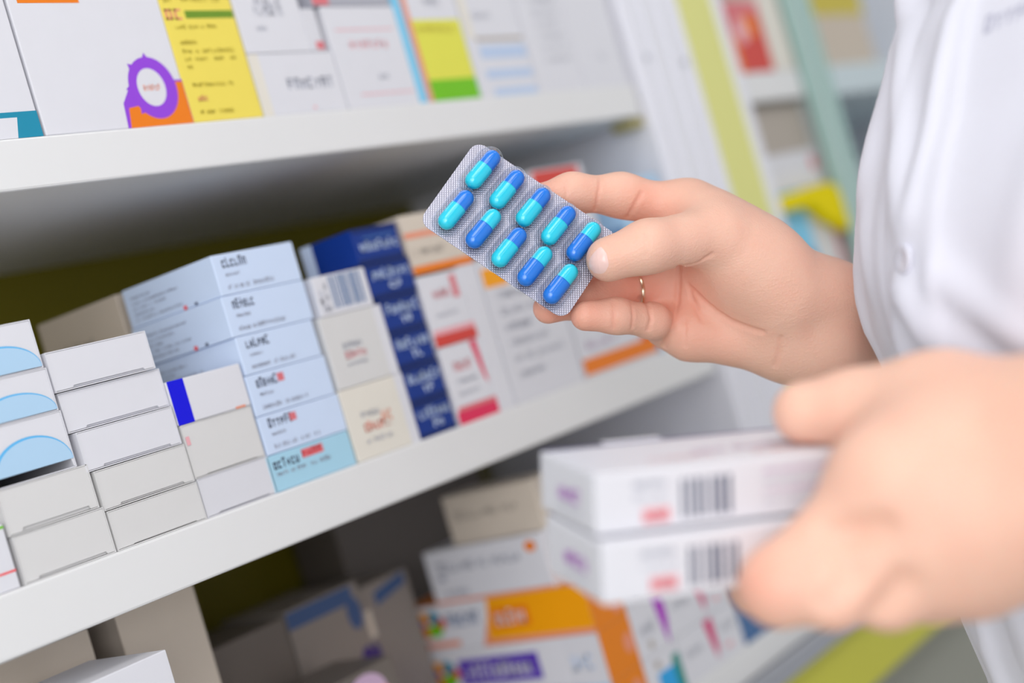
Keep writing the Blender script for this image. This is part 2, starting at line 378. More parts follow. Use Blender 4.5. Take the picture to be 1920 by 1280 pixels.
gear = []
for i in range(64):
    t = 2 * math.pi * i / 64
    r = 1.0 + (0.14 if (i % 8 == 0 and 1.2 < t < 4.2) else 0)
    gear.append((lu(0.5058 + 0.0150 * r * math.cos(t)), lv(0.1655 + 0.0160 * r * math.sin(t))))
carton('large white box with purple ring emblem and orange corner on the upper shelf', 0.4352, 0.5255, U, U + lh, d=0.06, col='white',
       prints=[('F', 'rect', 0.06, lv(0.2098), 0.45, lv(0.218), 'orange'),
               ('F', 'poly', [(lu(0.4832), 0), (lu(0.4845), lv(0.1585)), (lu(0.490), lv(0.1655)), (lu(0.5205), lv(0.1690)), (1, lv(0.1690)), (1, 0)], 'purple'),
               ('F', 'poly', [(lu(0.4850), 0), (lu(0.4870), lv(0.1560)), (lu(0.52), lv(0.1600)), (lu(0.5205), lv(0.1680)), (0.998, lv(0.1680)), (0.998, 0)], 'orange'),
               ('F', 'poly', gear, 'purple'),
               ('F', 'ell', lu(0.5048), lv(0.1658), 0.0088 / lw, 0.0098 / lh, 'white'),
               ('F', 'text', lu(0.4995), lv(0.1640), lu(0.5105), lv(0.1672), 'salmon', 6, 4)])
pr = [('F', 'rect', 0.30, 0.80, 0.985, 0.86, 'moss'), ('F', 'text', 0.03, 0.79, 0.28, 0.875, 'salmon', 2, 8), ('F', 'text', 0.06, 0.93, 0.85, 0.97, 'olivetext', 13, 3)]
for q, (v, u1) in enumerate(((0.72, 0.7), (0.60, 0.35), (0.53, 0.85), (0.47, 0.85), (0.41, 0.2), (0.27, 0.7), (0.06, 0.6))):
    pr.append(('F', 'text', 0.12, v, u1, v + 0.03, 'olivetext', 16, 60 + q))
pr.append(('F', 'text', 0.14, 0.16, 0.28, 0.20, 'salmon', 3, 9))
carton('yellow box with green bar beside the purple emblem box', 0.5260, 0.5752, U, 0.2150, d=0.06, col='yellow', prints=pr)
g = 'pair of white boxes beside the yellow box'
carton('white box with cream edge and grey word, lower of its pair', 0.5760, 0.6426, U, 0.1806, d=0.06, col='white', group=g, prints=[('F', 'rect', 0, 0, 0.11, 1, 'cream'), ('F', 'text', 0.36, 0.40, 0.92, 0.58, 'text', 7, 3), ('F', 'rect', 0.58, 0.06, 0.62, 0.1, 'pink')])
carton('white box with faint grey lettering, upper of its pair', 0.5765, 0.6268, 0.1809, 0.2230, d=0.06, col='white', group=g, prints=[('F', 'text', 0.28, 0.50, 0.72, 0.72, 'textl', 12, 5), ('F', 'text', 0.25, 0.3, 0.4, 0.36, 'textl', 8, 7)])
carton('narrow white box with brown top squeezed beside the pair', 0.6272, 0.6380, 0.1809, 0.2060, d=0.05, col='greywhite', prints=[('F', 'rect', 0.4, 0.04, 1, 0.22, 'rose')])
carton('white box with faint pink word right of the narrow box', 0.6440, 0.7074, U, 0.2070, d=0.06, col='white', prints=[('F', 'text', 0.24, 0.58, 0.78, 0.66, 'pink', 7, 4), ('F', 'text', 0.52, 0.27, 0.66, 0.33, 'text', 3, 5), ('F', 'rect', 0.1, 0.76, 0.9, 0.775, 'pink'), ('F', 'rect', 0.2, 0.12, 0.95, 0.135, 'pink')])
carton('grey box lying on the pink word box at the top edge', 0.6385, 0.7060, 0.2073, 0.2400, d=0.06, col='grey', prints=[('F', 'rect', 0.0, 0.02, 0.2, 0.3, 'rose')])
carton('thin box with light blue spine left of the yellow green box', 0.7080, 0.7160, U, 0.2300, d=0.06, col='cyanline', prints=[('F', 'rect', 0.86, 0, 1, 1, 'salmon')])
carton('white box with yellow panel and green foot on the upper shelf', 0.7170, 0.7695, U, 0.2300, d=0.06, col='white',
       prints=[('F', 'rect', 0.07, 0.155, 0.97, 0.62, 'lemon'), ('F', 'rect', 0.07, 0.0, 0.97, 0.16, 'green'), ('F', 'text', 0.14, 0.52, 0.86, 0.575, 'olivetext', 9, 4), ('F', 'rect', 0, 0, 0.07, 1, 'salmon'), ('F', 'text', 0.4, 0.72, 0.7, 0.8, 'textl', 5, 4)])
carton('white box with pale blue bands right of the yellow green box', 0.7712, 0.8330, U, 0.2300, d=0.06, col='white',
       prints=[('F', 'rect', 0, 0.46, 0.14, 1, 'cream'), ('F', 'rect', 0.14, 0.44, 0.97, 0.47, 'taupe'), ('F', 'rect', 0.15, 0.30, 0.97, 0.40, 'paperblue'), ('F', 'rect', 0.15, 0.14, 0.97, 0.21, 'paperblue'), ('F', 'rect', 0.2, 0.0, 0.97, 0.06, 'paperblue'), ('F', 'text', 0.2, 0.62, 0.5, 0.68, 'textl', 5, 2)])
carton('white box with a column of faint grey print near the white upright', 0.8350, 0.8900, U, 0.2500, d=0.06, col='white', prints=[('F', 'text', 0.3, 0.2 + 0.08 * q, 0.85, 0.23 + 0.08 * q, 'textl', 12, q) for q in range(9)])
carton('plain white box last on the upper shelf against the upright', 0.8915, 0.9480, U, 0.2450, d=0.06, col='white', prints=[('F', 'text', 0.5, 0.2, 0.6, 0.25, 'textl', 2, 2)])

# ------------------------------------------------------------------ bottom shelf
B = -0.2618
carton('tall white box at the lower left under the middle shelf', 0.3700, 0.4172, B, -0.0964, d=0.06, col='white')
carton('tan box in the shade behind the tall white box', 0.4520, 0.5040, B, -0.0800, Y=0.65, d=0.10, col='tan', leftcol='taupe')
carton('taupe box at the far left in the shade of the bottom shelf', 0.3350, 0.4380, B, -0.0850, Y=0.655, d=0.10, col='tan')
carton('dark grey carton standing at the back of the bottom shelf', 0.7220, 0.8900, B, -0.0900, Y=0.765, d=0.045, col='shade_grey_dark')
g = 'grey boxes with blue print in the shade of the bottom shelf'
carton('grey box lying low in front of the olive back panel', 0.5200, 0.6000, B, -0.1300, Y=0.70, d=0.06, col='shade_grey_dark', group=g, prints=[('F', 'text', 0.2, 0.4, 0.8, 0.5, 'dimblue', 8, 3)])
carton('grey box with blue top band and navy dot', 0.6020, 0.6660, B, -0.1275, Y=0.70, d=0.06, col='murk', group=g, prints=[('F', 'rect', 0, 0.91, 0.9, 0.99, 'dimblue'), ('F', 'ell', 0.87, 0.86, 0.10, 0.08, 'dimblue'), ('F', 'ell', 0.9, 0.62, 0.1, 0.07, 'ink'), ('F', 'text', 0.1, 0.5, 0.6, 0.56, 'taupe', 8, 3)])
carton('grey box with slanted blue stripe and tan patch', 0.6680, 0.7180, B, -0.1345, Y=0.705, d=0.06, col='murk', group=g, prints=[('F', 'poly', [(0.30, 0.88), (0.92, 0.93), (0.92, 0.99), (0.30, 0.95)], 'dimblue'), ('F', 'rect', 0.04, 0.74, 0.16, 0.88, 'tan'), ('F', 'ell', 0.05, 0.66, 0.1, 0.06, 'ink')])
carton('grey box with pink blossom print at the bottom edge', 0.5650, 0.6200, B, -0.1660, Y=0.64, d=0.05, col='shade_grey_dark', group=g, prints=[('F', 'ell', 0.52, 0.84, 0.3, 0.13, 'mauve'), ('F', 'ell', 0.70, 0.72, 0.25, 0.14, 'pink'), ('F', 'ell', 0.35, 0.70, 0.2, 0.10, 'mauve'), ('F', 'rect', 0.05, 0.85, 0.2, 0.95, 'ink')])
# the orange stack
XT = 0.7260
flower = []
for i, k in enumerate(('red', 'teal', 'amber', 'violet', 'orange', 'green')):
    flower.append((0.155 + 0.055 * math.cos(1.05 * i), 0.60 + 0.17 * math.sin(1.05 * i), k))


def fl_pr(dv=0.0, du=0.0):
    return [('L', 'ell', u + du, v + dv, 0.040, 0.14, k) for u, v, k in flower]


g = 'orange and white boxes on the bottom shelf'
carton('white and orange box lying above the purple label box', XT, 0.7612, -0.1966, -0.1652, d=0.161, col='white', group=g, topcol='saffron',
       prints=[('F', 'rect', 0, 0, 1, 1, 'saffron'), ('L', 'poly', [(0.42, 0.0), (0.52, 1), (1, 1), (1, 0)], 'salmon'), ('L', 'poly', [(0.46, 0.12), (0.50, 1), (1, 1), (1, 0.12)], 'amber'),
               ('L', 'text', 0.26, 0.50, 0.44, 0.78, 'steel', 7, 3), ('L', 'rect', 0.50, 0.34, 0.70, 0.76, 'orange'), ('L', 'text', 0.52, 0.40, 0.68, 0.72, 'white', 5, 6), ('L', 'rect', 0.08, 0.08, 0.3, 0.2, 'salmon'),
               ('F', 'ell', 0.75, 0.3, 0.14, 0.16, 'salmon')] + fl_pr())
carton('white box with purple label strip under the orange box', XT, 0.7612, -0.2290, -0.1968, d=0.161, col='white', group=g,
       prints=[('F', 'rect', 0, 0, 1, 1, 'saffron'), ('L', 'rect', 0.25, 0.22, 0.68, 0.78, 'violet'), ('L', 'text', 0.29, 0.34, 0.64, 0.66, 'white', 10, 5), ('L', 'rect', 0.82, 0, 1, 1, 'greywhite'), ('L', 'text', 0.84, 0.3, 0.95, 0.7, 'paperblue', 3, 5), ('F', 'ell', 0.8, 0.5, 0.14, 0.2, 'salmon')] + fl_pr(-0.1, 0.0))
carton('white and orange box at the bottom of the orange stack', XT, 0.7612, B, -0.2292, d=0.161, col='white', group=g, prints=[('F', 'rect', 0, 0, 1, 1, 'saffron'), ('L', 'rect', 0.82, 0, 1, 1, 'skyblue'), ('F', 'ell', 0.7, 0.6, 0.14, 0.2, 'salmon')])
carton('white box with orange dot lying on the orange stack', 0.7262, 0.7600, -0.1650, -0.1290, Y=0.592, d=0.102, col='white',
       prints=[('L', 'text', 0.10, 0.58, 0.80, 0.76, 'text', 18, 4), ('L', 'ell', 0.90, 0.80, 0.045, 0.10, 'orange'), ('L', 'rect', 0.08, 0.42, 0.14, 0.52, 'text'), ('L', 'text', 0.12, 0.12, 0.32, 0.24, 'text', 5, 4), ('L', 'rect', 0, 0, 1, 0.06, 'salmon')])  # salmon strip at the foot paints the reflection of the orange top below
carton('taupe box at the top of the orange stack, behind the held boxes', 0.7330, 0.7640, -0.1288, -0.0960, Y=0.592, d=0.078, col='tan', prints=[('L', 'text', 0.1, 0.5, 0.8, 0.66, 'taupe', 12, 4)])
g = 'white boxes with purple strip and cyan foot'
carton('white box with cyan foot on the bottom shelf', 0.7628, 0.8035, B, -0.2300, d=0.08, col='white', group=g, prints=[('F', 'rect', 0.30, 0, 0.80, 0.62, 'cyan'), ('F', 'rect', 0.78, 0, 1, 0.80, 'seagreen'), ('F', 'ell', 0.36, 0.80, 0.08, 0.08, 'taupe')])
carton('white box with long purple strip above the cyan foot box', 0.7628, 0.8035, -0.2298, -0.1935, d=0.08, col='white', group=g, prints=[('F', 'poly', [(0.68, 1), (0.98, 1), (0.98, 0.5), (0.86, 0.02), (0.78, 0.3)], 'plum'), ('F', 'text', 0.18, 0.36, 0.6, 0.6, 'textl', 4, 4), ('F', 'ell', 0.36, 0.2, 0.07, 0.08, 'taupe')])
carton('white box with purple strip at the top of its stack', 0.7628, 0.8020, -0.1933, -0.1600, d=0.08, col='white', group=g, prints=[('F', 'poly', [(0.62, 0.9), (0.92, 0.9), (0.92, 0.1), (0.74, 0.1)], 'plum'), ('F', 'ell', 0.36, 0.3, 0.1, 0.12, 'steel')])
g = 'white boxes with magenta strip'
for k, lab in enumerate(('white box with magenta strip lowest of its stack', 'white box with magenta strip in the middle of its stack', 'white box with magenta strip highest of its stack')):
    a = B + 0.0336 * k
    carton(lab, 0.8050, 0.8530, a, a + 0.0333, d=0.08, col='white', group=g, prints=[('F', 'poly', [(0.74, 0.97), (0.97, 0.97), (0.97, 0.4), (0.90, 0.12), (0.82, 0.45)], 'magenta'), ('F', 'text', 0.14, 0.5, 0.6, 0.66, 'textl', 8, k)])
g = 'plain white boxes left of the blue box'
for k, lab in enumerate(('white box at shelf level left of the blue box', 'second white box up left of the blue box', 'top white box left of the blue box')):
    a = B + 0.0336 * k
    carton(lab, 0.8545, 0.8850, a, a + 0.0333, d=0.08, col='white', group=g, prints=[('F', 'text', 0.2, 0.55, 0.8, 0.72, 'textl', 5, k), ('F', 'rect', 0.2, 0.2, 0.5, 0.3, 'pink')])
carton('steel blue box half hidden by the near hand on the bottom shelf', 0.8865, 0.9420, B, -0.1750, d=0.08, col='steel', prints=[('F', 'rect', 0, 0.55, 1, 1, 'navy')])

# ------------------------------------------------------------------ second unit
carton('red and orange picture box on the upper shelf of the second unit', 1.1160, 1.1850, 0.1472, 0.2080, d=0.05, col='red', prints=[('F', 'rect', 0, 0.0, 0.22, 0.55, 'orange'), ('F', 'ell', 0.66, 0.66, 0.16, 0.18, 'orange'), ('F', 'rect', 0.1, 0.82, 1, 1, 'rose'), ('F', 'ell', 0.4, 0.6, 0.16, 0.2, 'pink')])
carton('white box beside the red picture box', 1.1870, 1.2270, 0.1472, 0.2300, d=0.05, col='cream')
g = 'grey boxes in the second unit'
carton('grey box high in the second unit behind the yellow bracket', 1.1160, 1.2260, 0.0440, 0.0760, Y=0.576, d=0.08, col='greywhite', group=g, prints=[('F', 'ell', 0.93, 0.62, 0.05, 0.22, 'rose')])
carton('taupe box at the top of the second unit stack', 1.1160, 1.2260, 0.0762, 0.1190, Y=0.578, d=0.08, col='taupe', group=g)
carton('blue and white box under the yellow bracket', 1.1150, 1.2220, S, 0.0430, Y=0.574, d=0.08, col='offwhite', prints=[('F', 'rect', 0.0, 0, 0.55, 1, 'cyanline'), ('F', 'rect', 0.0, 0.0, 0.5, 0.4, 'steel'), ('F', 'rect', 0.93, 0, 1, 0.8, 'rose')])
# yellow bent bracket
prof = [(1.1150, 0.0265), (1.1150, 0.0400), (1.150, 0.0410), (1.2120, 0.0430), (1.2250, 0.0395), (1.2305, 0.0300), (1.2305, -0.0010), (1.2230, -0.0020), (1.2050, 0.0070), (1.1930, 0.0110), (1.1800, 0.0200), (1.1680, 0.0265)]
mb = MB(); n = len(prof); cx, cz = 1.173, 0.02
mb.add([(x - cx, 0, z - cz) for x, z in prof] + [(x - cx, 0.012, z - cz) for x, z in prof], [tuple(range(n)), tuple(range(2 * n - 1, n - 1, -1))] + [((i + 1) % n, i, n + i, n + (i + 1) % n) for i in range(n)], mat('yellow_plastic', (236, 216, 0), 0.6, spec=0.1))
o = mb.build('shelf_bracket', loc=(cx, YF - 0.006, EYE + cz)); tag(o, 'bright yellow bent plastic bracket at the front of the second unit', 'bracket')
mv = o.modifiers.new('bevel', 'BEVEL'); mv.width = 0.002; mv.segments = 2
# display case contents
carton('olive green box high in the display case', 1.36, 1.48, 0.1502, 0.2600, Y=0.60, d=0.06, col='beige', prints=[('F', 'rect', 0, 0.5, 1, 1, 'olivetext')])
carton('grey box at the near end of the display case shelf', 1.288, 1.356, 0.1502, 0.2300, Y=0.60, d=0.06, col='greywhite')
carton('slate grey box on the lower display case shelf', 1.30, 1.42, S, 0.06, Y=0.62, d=0.06, col='grey')
# ------------------------------------------------------------------ blister pack held in the right hand
TL = c2w(J(893.5, 262.8, 0.6930)); TR = c2w(J(1162, 444, 0.6930)); BLp = c2w(J(788, 418, 0.6800))
ex = (TR - TL); LB = np.linalg.norm(ex); ex /= LB
ey = (BLp - TL); ey -= ex * (ey @ ex); WB = np.linalg.norm(ey); ey /= WB
en = np.cross(ex, ey); en = en / np.linalg.norm(en)
if en @ CF > 0: en = -en          # towards the viewer
BM = Matrix(((ex[0], ey[0], en[0], TL[0]), (ex[1], ey[1], en[1], TL[1]), (ex[2], ey[2], en[2], TL[2]), (0, 0, 0, 1)))
pack = bpy.data.objects.new('blister_pack', None); COL.objects.link(pack); pack.matrix_world = BM; pack.empty_display_size = 0.02
tag(pack, 'silver blister pack of ten two-tone blue capsules held between thumb and fingers', 'blister pack')

foil = bpy.data.materials.new('knurled_foil'); foil.use_nodes = True
nt = foil.node_tree; b = nt.nodes['Principled BSDF']
tc = nt.nodes.new('ShaderNodeTexCoord')
mp = nt.nodes.new('ShaderNodeMapping'); mp.inputs['Rotation'].default_value = (0, 0, math.radians(33))
nt.links.new(tc.outputs['Object'], mp.inputs['Vector'])
w1 = nt.nodes.new('ShaderNodeTexWave'); w1.bands_direction = 'X'; w1.inputs['Scale'].default_value = 300; w1.inputs['Distortion'].default_value = 0
w2 = nt.nodes.new('ShaderNodeTexWave'); w2.bands_direction = 'Y'; w2.inputs['Scale'].default_value = 300
for w_ in (w1, w2): nt.links.new(mp.outputs['Vector'], w_.inputs['Vector'])
mu = nt.nodes.new('ShaderNodeMath'); mu.operation = 'MULTIPLY'
nt.links.new(w1.outputs['Fac'], mu.inputs[0]); nt.links.new(w2.outputs['Fac'], mu.inputs[1])
mx = nt.nodes.new('ShaderNodeMix'); mx.data_type = 'RGBA'
mx.inputs['A'].default_value = (*lin((164, 162, 178)), 1); mx.inputs['B'].default_value = (*lin((212, 210, 222)), 1)
nt.links.new(mu.outputs[0], mx.inputs['Factor']); nt.links.new(mx.outputs['Result'], b.inputs['Base Color'])
b.inputs['Metallic'].default_value = 0.75; b.inputs['Roughness'].default_value = 0.38
bp = nt.nodes.new('ShaderNodeBump'); bp.inputs['Strength'].default_value = 0.35; bp.inputs['Distance'].default_value = 0.0004
nt.links.new(mu.outputs[0], bp.inputs['Height']); nt.links.new(bp.outputs['Normal'], b.inputs['Normal'])

film = bpy.data.materials.new('clear_blister_film'); film.use_nodes = True
nt = film.node_tree; nt.nodes.clear()
out = nt.nodes.new('ShaderNodeOutputMaterial'); ms = nt.nodes.new('ShaderNodeMixShader')
tr = nt.nodes.new('ShaderNodeBsdfTransparent'); tr.inputs['Color'].default_value = (0.97, 0.98, 1, 1)
gl = nt.nodes.new('ShaderNodeBsdfGlossy'); gl.inputs['Roughness'].default_value = 0.07; gl.inputs['Color'].default_value = (0.9, 0.95, 1, 1)
fr = nt.nodes.new('ShaderNodeFresnel'); fr.inputs['IOR'].default_value = 1.5
ad = nt.nodes.new('ShaderNodeMath'); ad.operation = 'MULTIPLY_ADD'; ad.inputs[1].default_value = 1.0; ad.inputs[2].default_value = 0.0
mn = nt.nodes.new('ShaderNodeMath'); mn.operation = 'MINIMUM'; mn.inputs[1].default_value = 0.40
nt.links.new(fr.outputs[0], ad.inputs[0]); nt.links.new(ad.outputs[0], mn.inputs[0]); nt.links.new(mn.outputs[0], ms.inputs['Fac'])
nt.links.new(tr.outputs[0], ms.inputs[1]); nt.links.new(gl.outputs[0], ms.inputs[2]); nt.links.new(ms.outputs[0], out.inputs['Surface'])
cap_dark = mat('capsule_blue', (0, 132, 244), rough=0.13, var=0.01, spec=0.5)
cap_light = mat('capsule_cyan', (24, 230, 255), rough=0.13, var=0.01, spec=0.5)

# sheet with rounded corners
rc = 0.0055; out2 = []
for (cx, cy, a0) in ((rc, rc, 180), (LB - rc, rc, 270), (LB - rc, WB - rc, 0), (rc, WB - rc, 90)):
    for i in range(9):
        a = math.radians(a0 + i * 90 / 8); out2.append((cx + rc * math.cos(a), cy + rc * math.sin(a)))
n = len(out2); th = 0.00045
mb = MB()
mb.add([(x, y, 0) for x, y in out2] + [(x, y, -th) for x, y in out2], [tuple(range(n)), tuple(range(2 * n - 1, n - 1, -1))] + [((i + 1) % n, i, n + i, n + (i + 1) % n) for i in range(n)], foil)
mb.build('foil_sheet', parent=pack)


def capsule_rings(L, r, t0, t1, seg=28, steps=18):
    """surface of revolution along y between fractions t0..t1 of a round-ended capsule of length L"""
    vs = []; fs = []
    for k in range(steps + 1):
        t = t0 + (t1 - t0) * k / steps; y = (t - 0.5) * L; e = abs(y) - (L / 2 - r)
        rr = r if e <= 0 else math.sqrt(max(r * r - e * e, 1e-12))
        for i in range(seg):
            a = 2 * math.pi * i / seg; vs.append((rr * math.cos(a), y, rr * math.sin(a)))
    for k in range(steps):
        for i in range(seg):
            fs.append((k * seg + i, k * seg + (i + 1) % seg, (k + 1) * seg + (i + 1) % seg, (k + 1) * seg + i))
    fs.append(tuple(range(seg))[::-1]); fs.append(tuple(range(steps * seg, (steps + 1) * seg)))
    return vs, fs


def pocket_mesh(L, r, hgt):
    vs = []; fs = []; nu, nv = 40, 9
    for j in range(nv + 1):
        ph = (math.pi / 2) * j / nv
        s = math.cos(ph); z = hgt * math.sin(ph) ** 0.85
        for i in range(nu):
            a = 2 * math.pi * i / nu
            x = r * math.cos(a); y = r * math.sin(a) + (L / 2 - r) * (1 if math.sin(a) >= 0 else -1)
            k = 0.30 + 0.70 * s if j < nv else 0.30
            fx = s ** 0.7 if j < nv else 0.02
            vs.append((x * (0.12 + 0.88 * fx), y * (0.55 + 0.45 * fx), z))
    for j in range(nv):
        for i in range(nu):
            fs.append((j * nu + i, j * nu + (i + 1) % nu, (j + 1) * nu + (i + 1) % nu, (j + 1) * nu + i))
    fs.append(tuple(range(nv * nu, (nv + 1) * nu)))
    rim = [(q[0] * 1.10, q[1] * 1.05, 0.0002) for q in vs[:nu]]
    o = len(vs); vs += rim
    for i in range(nu): fs.append((o + i, o + (i + 1) % nu, (i + 1) % nu, i))
    return vs, fs


CL, CRD = 0.0220, 0.0041
tops = [(902, 323), (947, 360), (996, 393), (1043, 427), (1090, 457)]; bots = [(852, 398), (903, 433), (951, 468), (999, 503), (1047, 536)]
flip = {('t', 4), ('b', 1), ('b', 3), ('b', 4)}


def on_pack(px, py):
    d = CF + CR * (px - 960) / FPX - CU * (py - 640) / FPX
    t = ((TL - ORG) @ en) / (d @ en); q = ORG + d * t - TL
    return q @ ex, q @ ey


rv, rf = pocket_mesh(0.0256, 0.0064, 0.0094)
for rowk, row in (('t', tops), ('b', bots)):
    for i, (px, py) in enumerate(row):
        u, v = on_pack(px, py)
        mb = MB(); mb.add([(x, y, z) for x, y, z in rv], rf, film, True)
        pk = mb.build('pocket', parent=pack, loc=(u, v, 0.0)); pk.rotation_euler[2] = math.radians(3)
        ce = bpy.data.objects.new('capsule', None); COL.objects.link(ce); ce.parent = pack; ce.location = (u + 0.0003, v, 0.0043); ce.rotation_euler[2] = math.radians(4); ce.empty_display_size = 0.005
        hi, lo = (cap_dark, cap_light) if (rowk, i) not in flip else (cap_light, cap_dark)
        vs, fs = capsule_rings(CL, CRD - 0.00022, 0.0, 0.46); mb = MB(); mb.add(vs, fs, hi, True); mb.build('capsule_body', parent=ce)
        vs, fs = capsule_rings(CL, CRD, 0.42, 1.0); mb = MB(); mb.add(vs, fs, lo, True); mb.build('capsule_cap', parent=ce)

# ------------------------------------------------------------------ two boxes held in the left hand
e1 = np.array([0.94535856, 0.06955977, 0.31852573]); e2 = np.array([-0.32338964, 0.07591577, 0.94321574]); e3 = np.array([-0.04142874, 0.99468499, -0.09426253])
NEAR = 1.13
C0 = np.array([0.02344025, -0.03800852, 0.42666502]) * NEAR
D = lambda v: v[0] * CR + v[1] * CU + v[2] * CF
W1, W2, W3 = D(e1), D(e2), D(e3)
HLn, HWd, HHt = 0.108, 0.046, 0.0182


def held(label, c, seed, dark):
    mb = MB()
    mb.box(0, HLn, 0, HWd, -HHt, 0, pm('white'), 0.0009)
    e = 0.00012

    def q(face, u0, v0, u1, v1, k):
        if face == 'F': P_ = [(u0, -e, v0), (u1, -e, v0), (u1, -e, v1), (u0, -e, v1)]
        elif face == 'T': P_ = [(u0, v0, e), (u1, v0, e), (u1, v1, e), (u0, v1, e)]
        elif face == 'L': P_ = [(-e, HWd - u0, v0), (-e, HWd - u1, v0), (-e, HWd - u1, v1), (-e, HWd - u0, v1)]
        mb.add(P_, [(0, 1, 2, 3)], pm(k))

    def txt(face, u0, v0, u1, v1, n_, k, s):
        for r in glyph_rects(u0, v0, u1, v1, n_, s): q(face, *r, k)
    txt('F', 0.012, -0.0055, 0.023, -0.0035, 9, 'text', seed)
    txt('F', 0.012, -0.0090, 0.024, -0.0072, 10, 'textl', seed + 1)
    q('F', 0.0145, -0.0160, 0.0235, -0.0115, 'pink'); txt('F', 0.0152, -0.0155, 0.0228, -0.0120, 6, 'brightred', seed + 2)
    rnd = random.Random(seed); u = 0.0270
    while u < 0.0430:
        b_ = rnd.uniform(0.0008, 0.0019); q('F', u, -0.0155, min(u + b_, 0.0434), -0.0040, 'textd'); u += b_ + rnd.uniform(0.0009, 0.0016)
    for k in range(4): txt('F', 0.054, -0.0050 - 0.003 * k, 0.080, -0.0036 - 0.003 * k, 26, 'mauve' if k % 2 == 0 else 'textl', seed + 5 + k)
    txt('L', 0.016, -0.0115, 0.034, -0.0070, 7, 'plum' if dark else 'mauve', seed + 20); txt('L', 0.016, -0.0145, 0.034, -0.0130, 14, 'textl', seed + 21)
    txt('T', 0.022, 0.010, 0.044, 0.0135, 9, 'pink', seed + 30); txt('T', 0.040, 0.0165, 0.082, 0.0215, 15, 'mauve', seed + 31); txt('T', 0.056, 0.008, 0.082, 0.011, 13, 'rose', seed + 32)
    q('T', 0.0005, HWd - 0.0022, HLn - 0.0005, HWd - 0.0002, 'ink')
    mb.v = [tuple(c_ * NEAR for c_ in p_) for p_ in mb.v]
    o = mb.build('medicine_box')
    w = c2w(c)
    o.matrix_world = Matrix(((W1[0], W2[0], W3[0], w[0]), (W1[1], W2[1], W3[1], w[1]), (W1[2], W2[2], W3[2], w[2]), (0, 0, 0, 1)))
    tag(o, label, 'medicine box', 'white barcode boxes held in the near hand')
    fb = MB(); fb.box(0.022, 0.042, HWd - 0.001, HWd + 0.0035, 0.0001, 0.0006, pm('white'), 0.0002)
    fb.v = [tuple(c_ * NEAR for c_ in p_) for p_ in fb.v]
    fb.build('tuck_flap', parent=o)
    return o


held('upper white barcode box held in the near hand, under the thumb', C0, 3, True)
held('lower white barcode box held in the near hand, on the fingers', C0 - (e3 * 0.0190 + e2 * 0.0050 + e1 * 0.0005) * NEAR, 9, True)
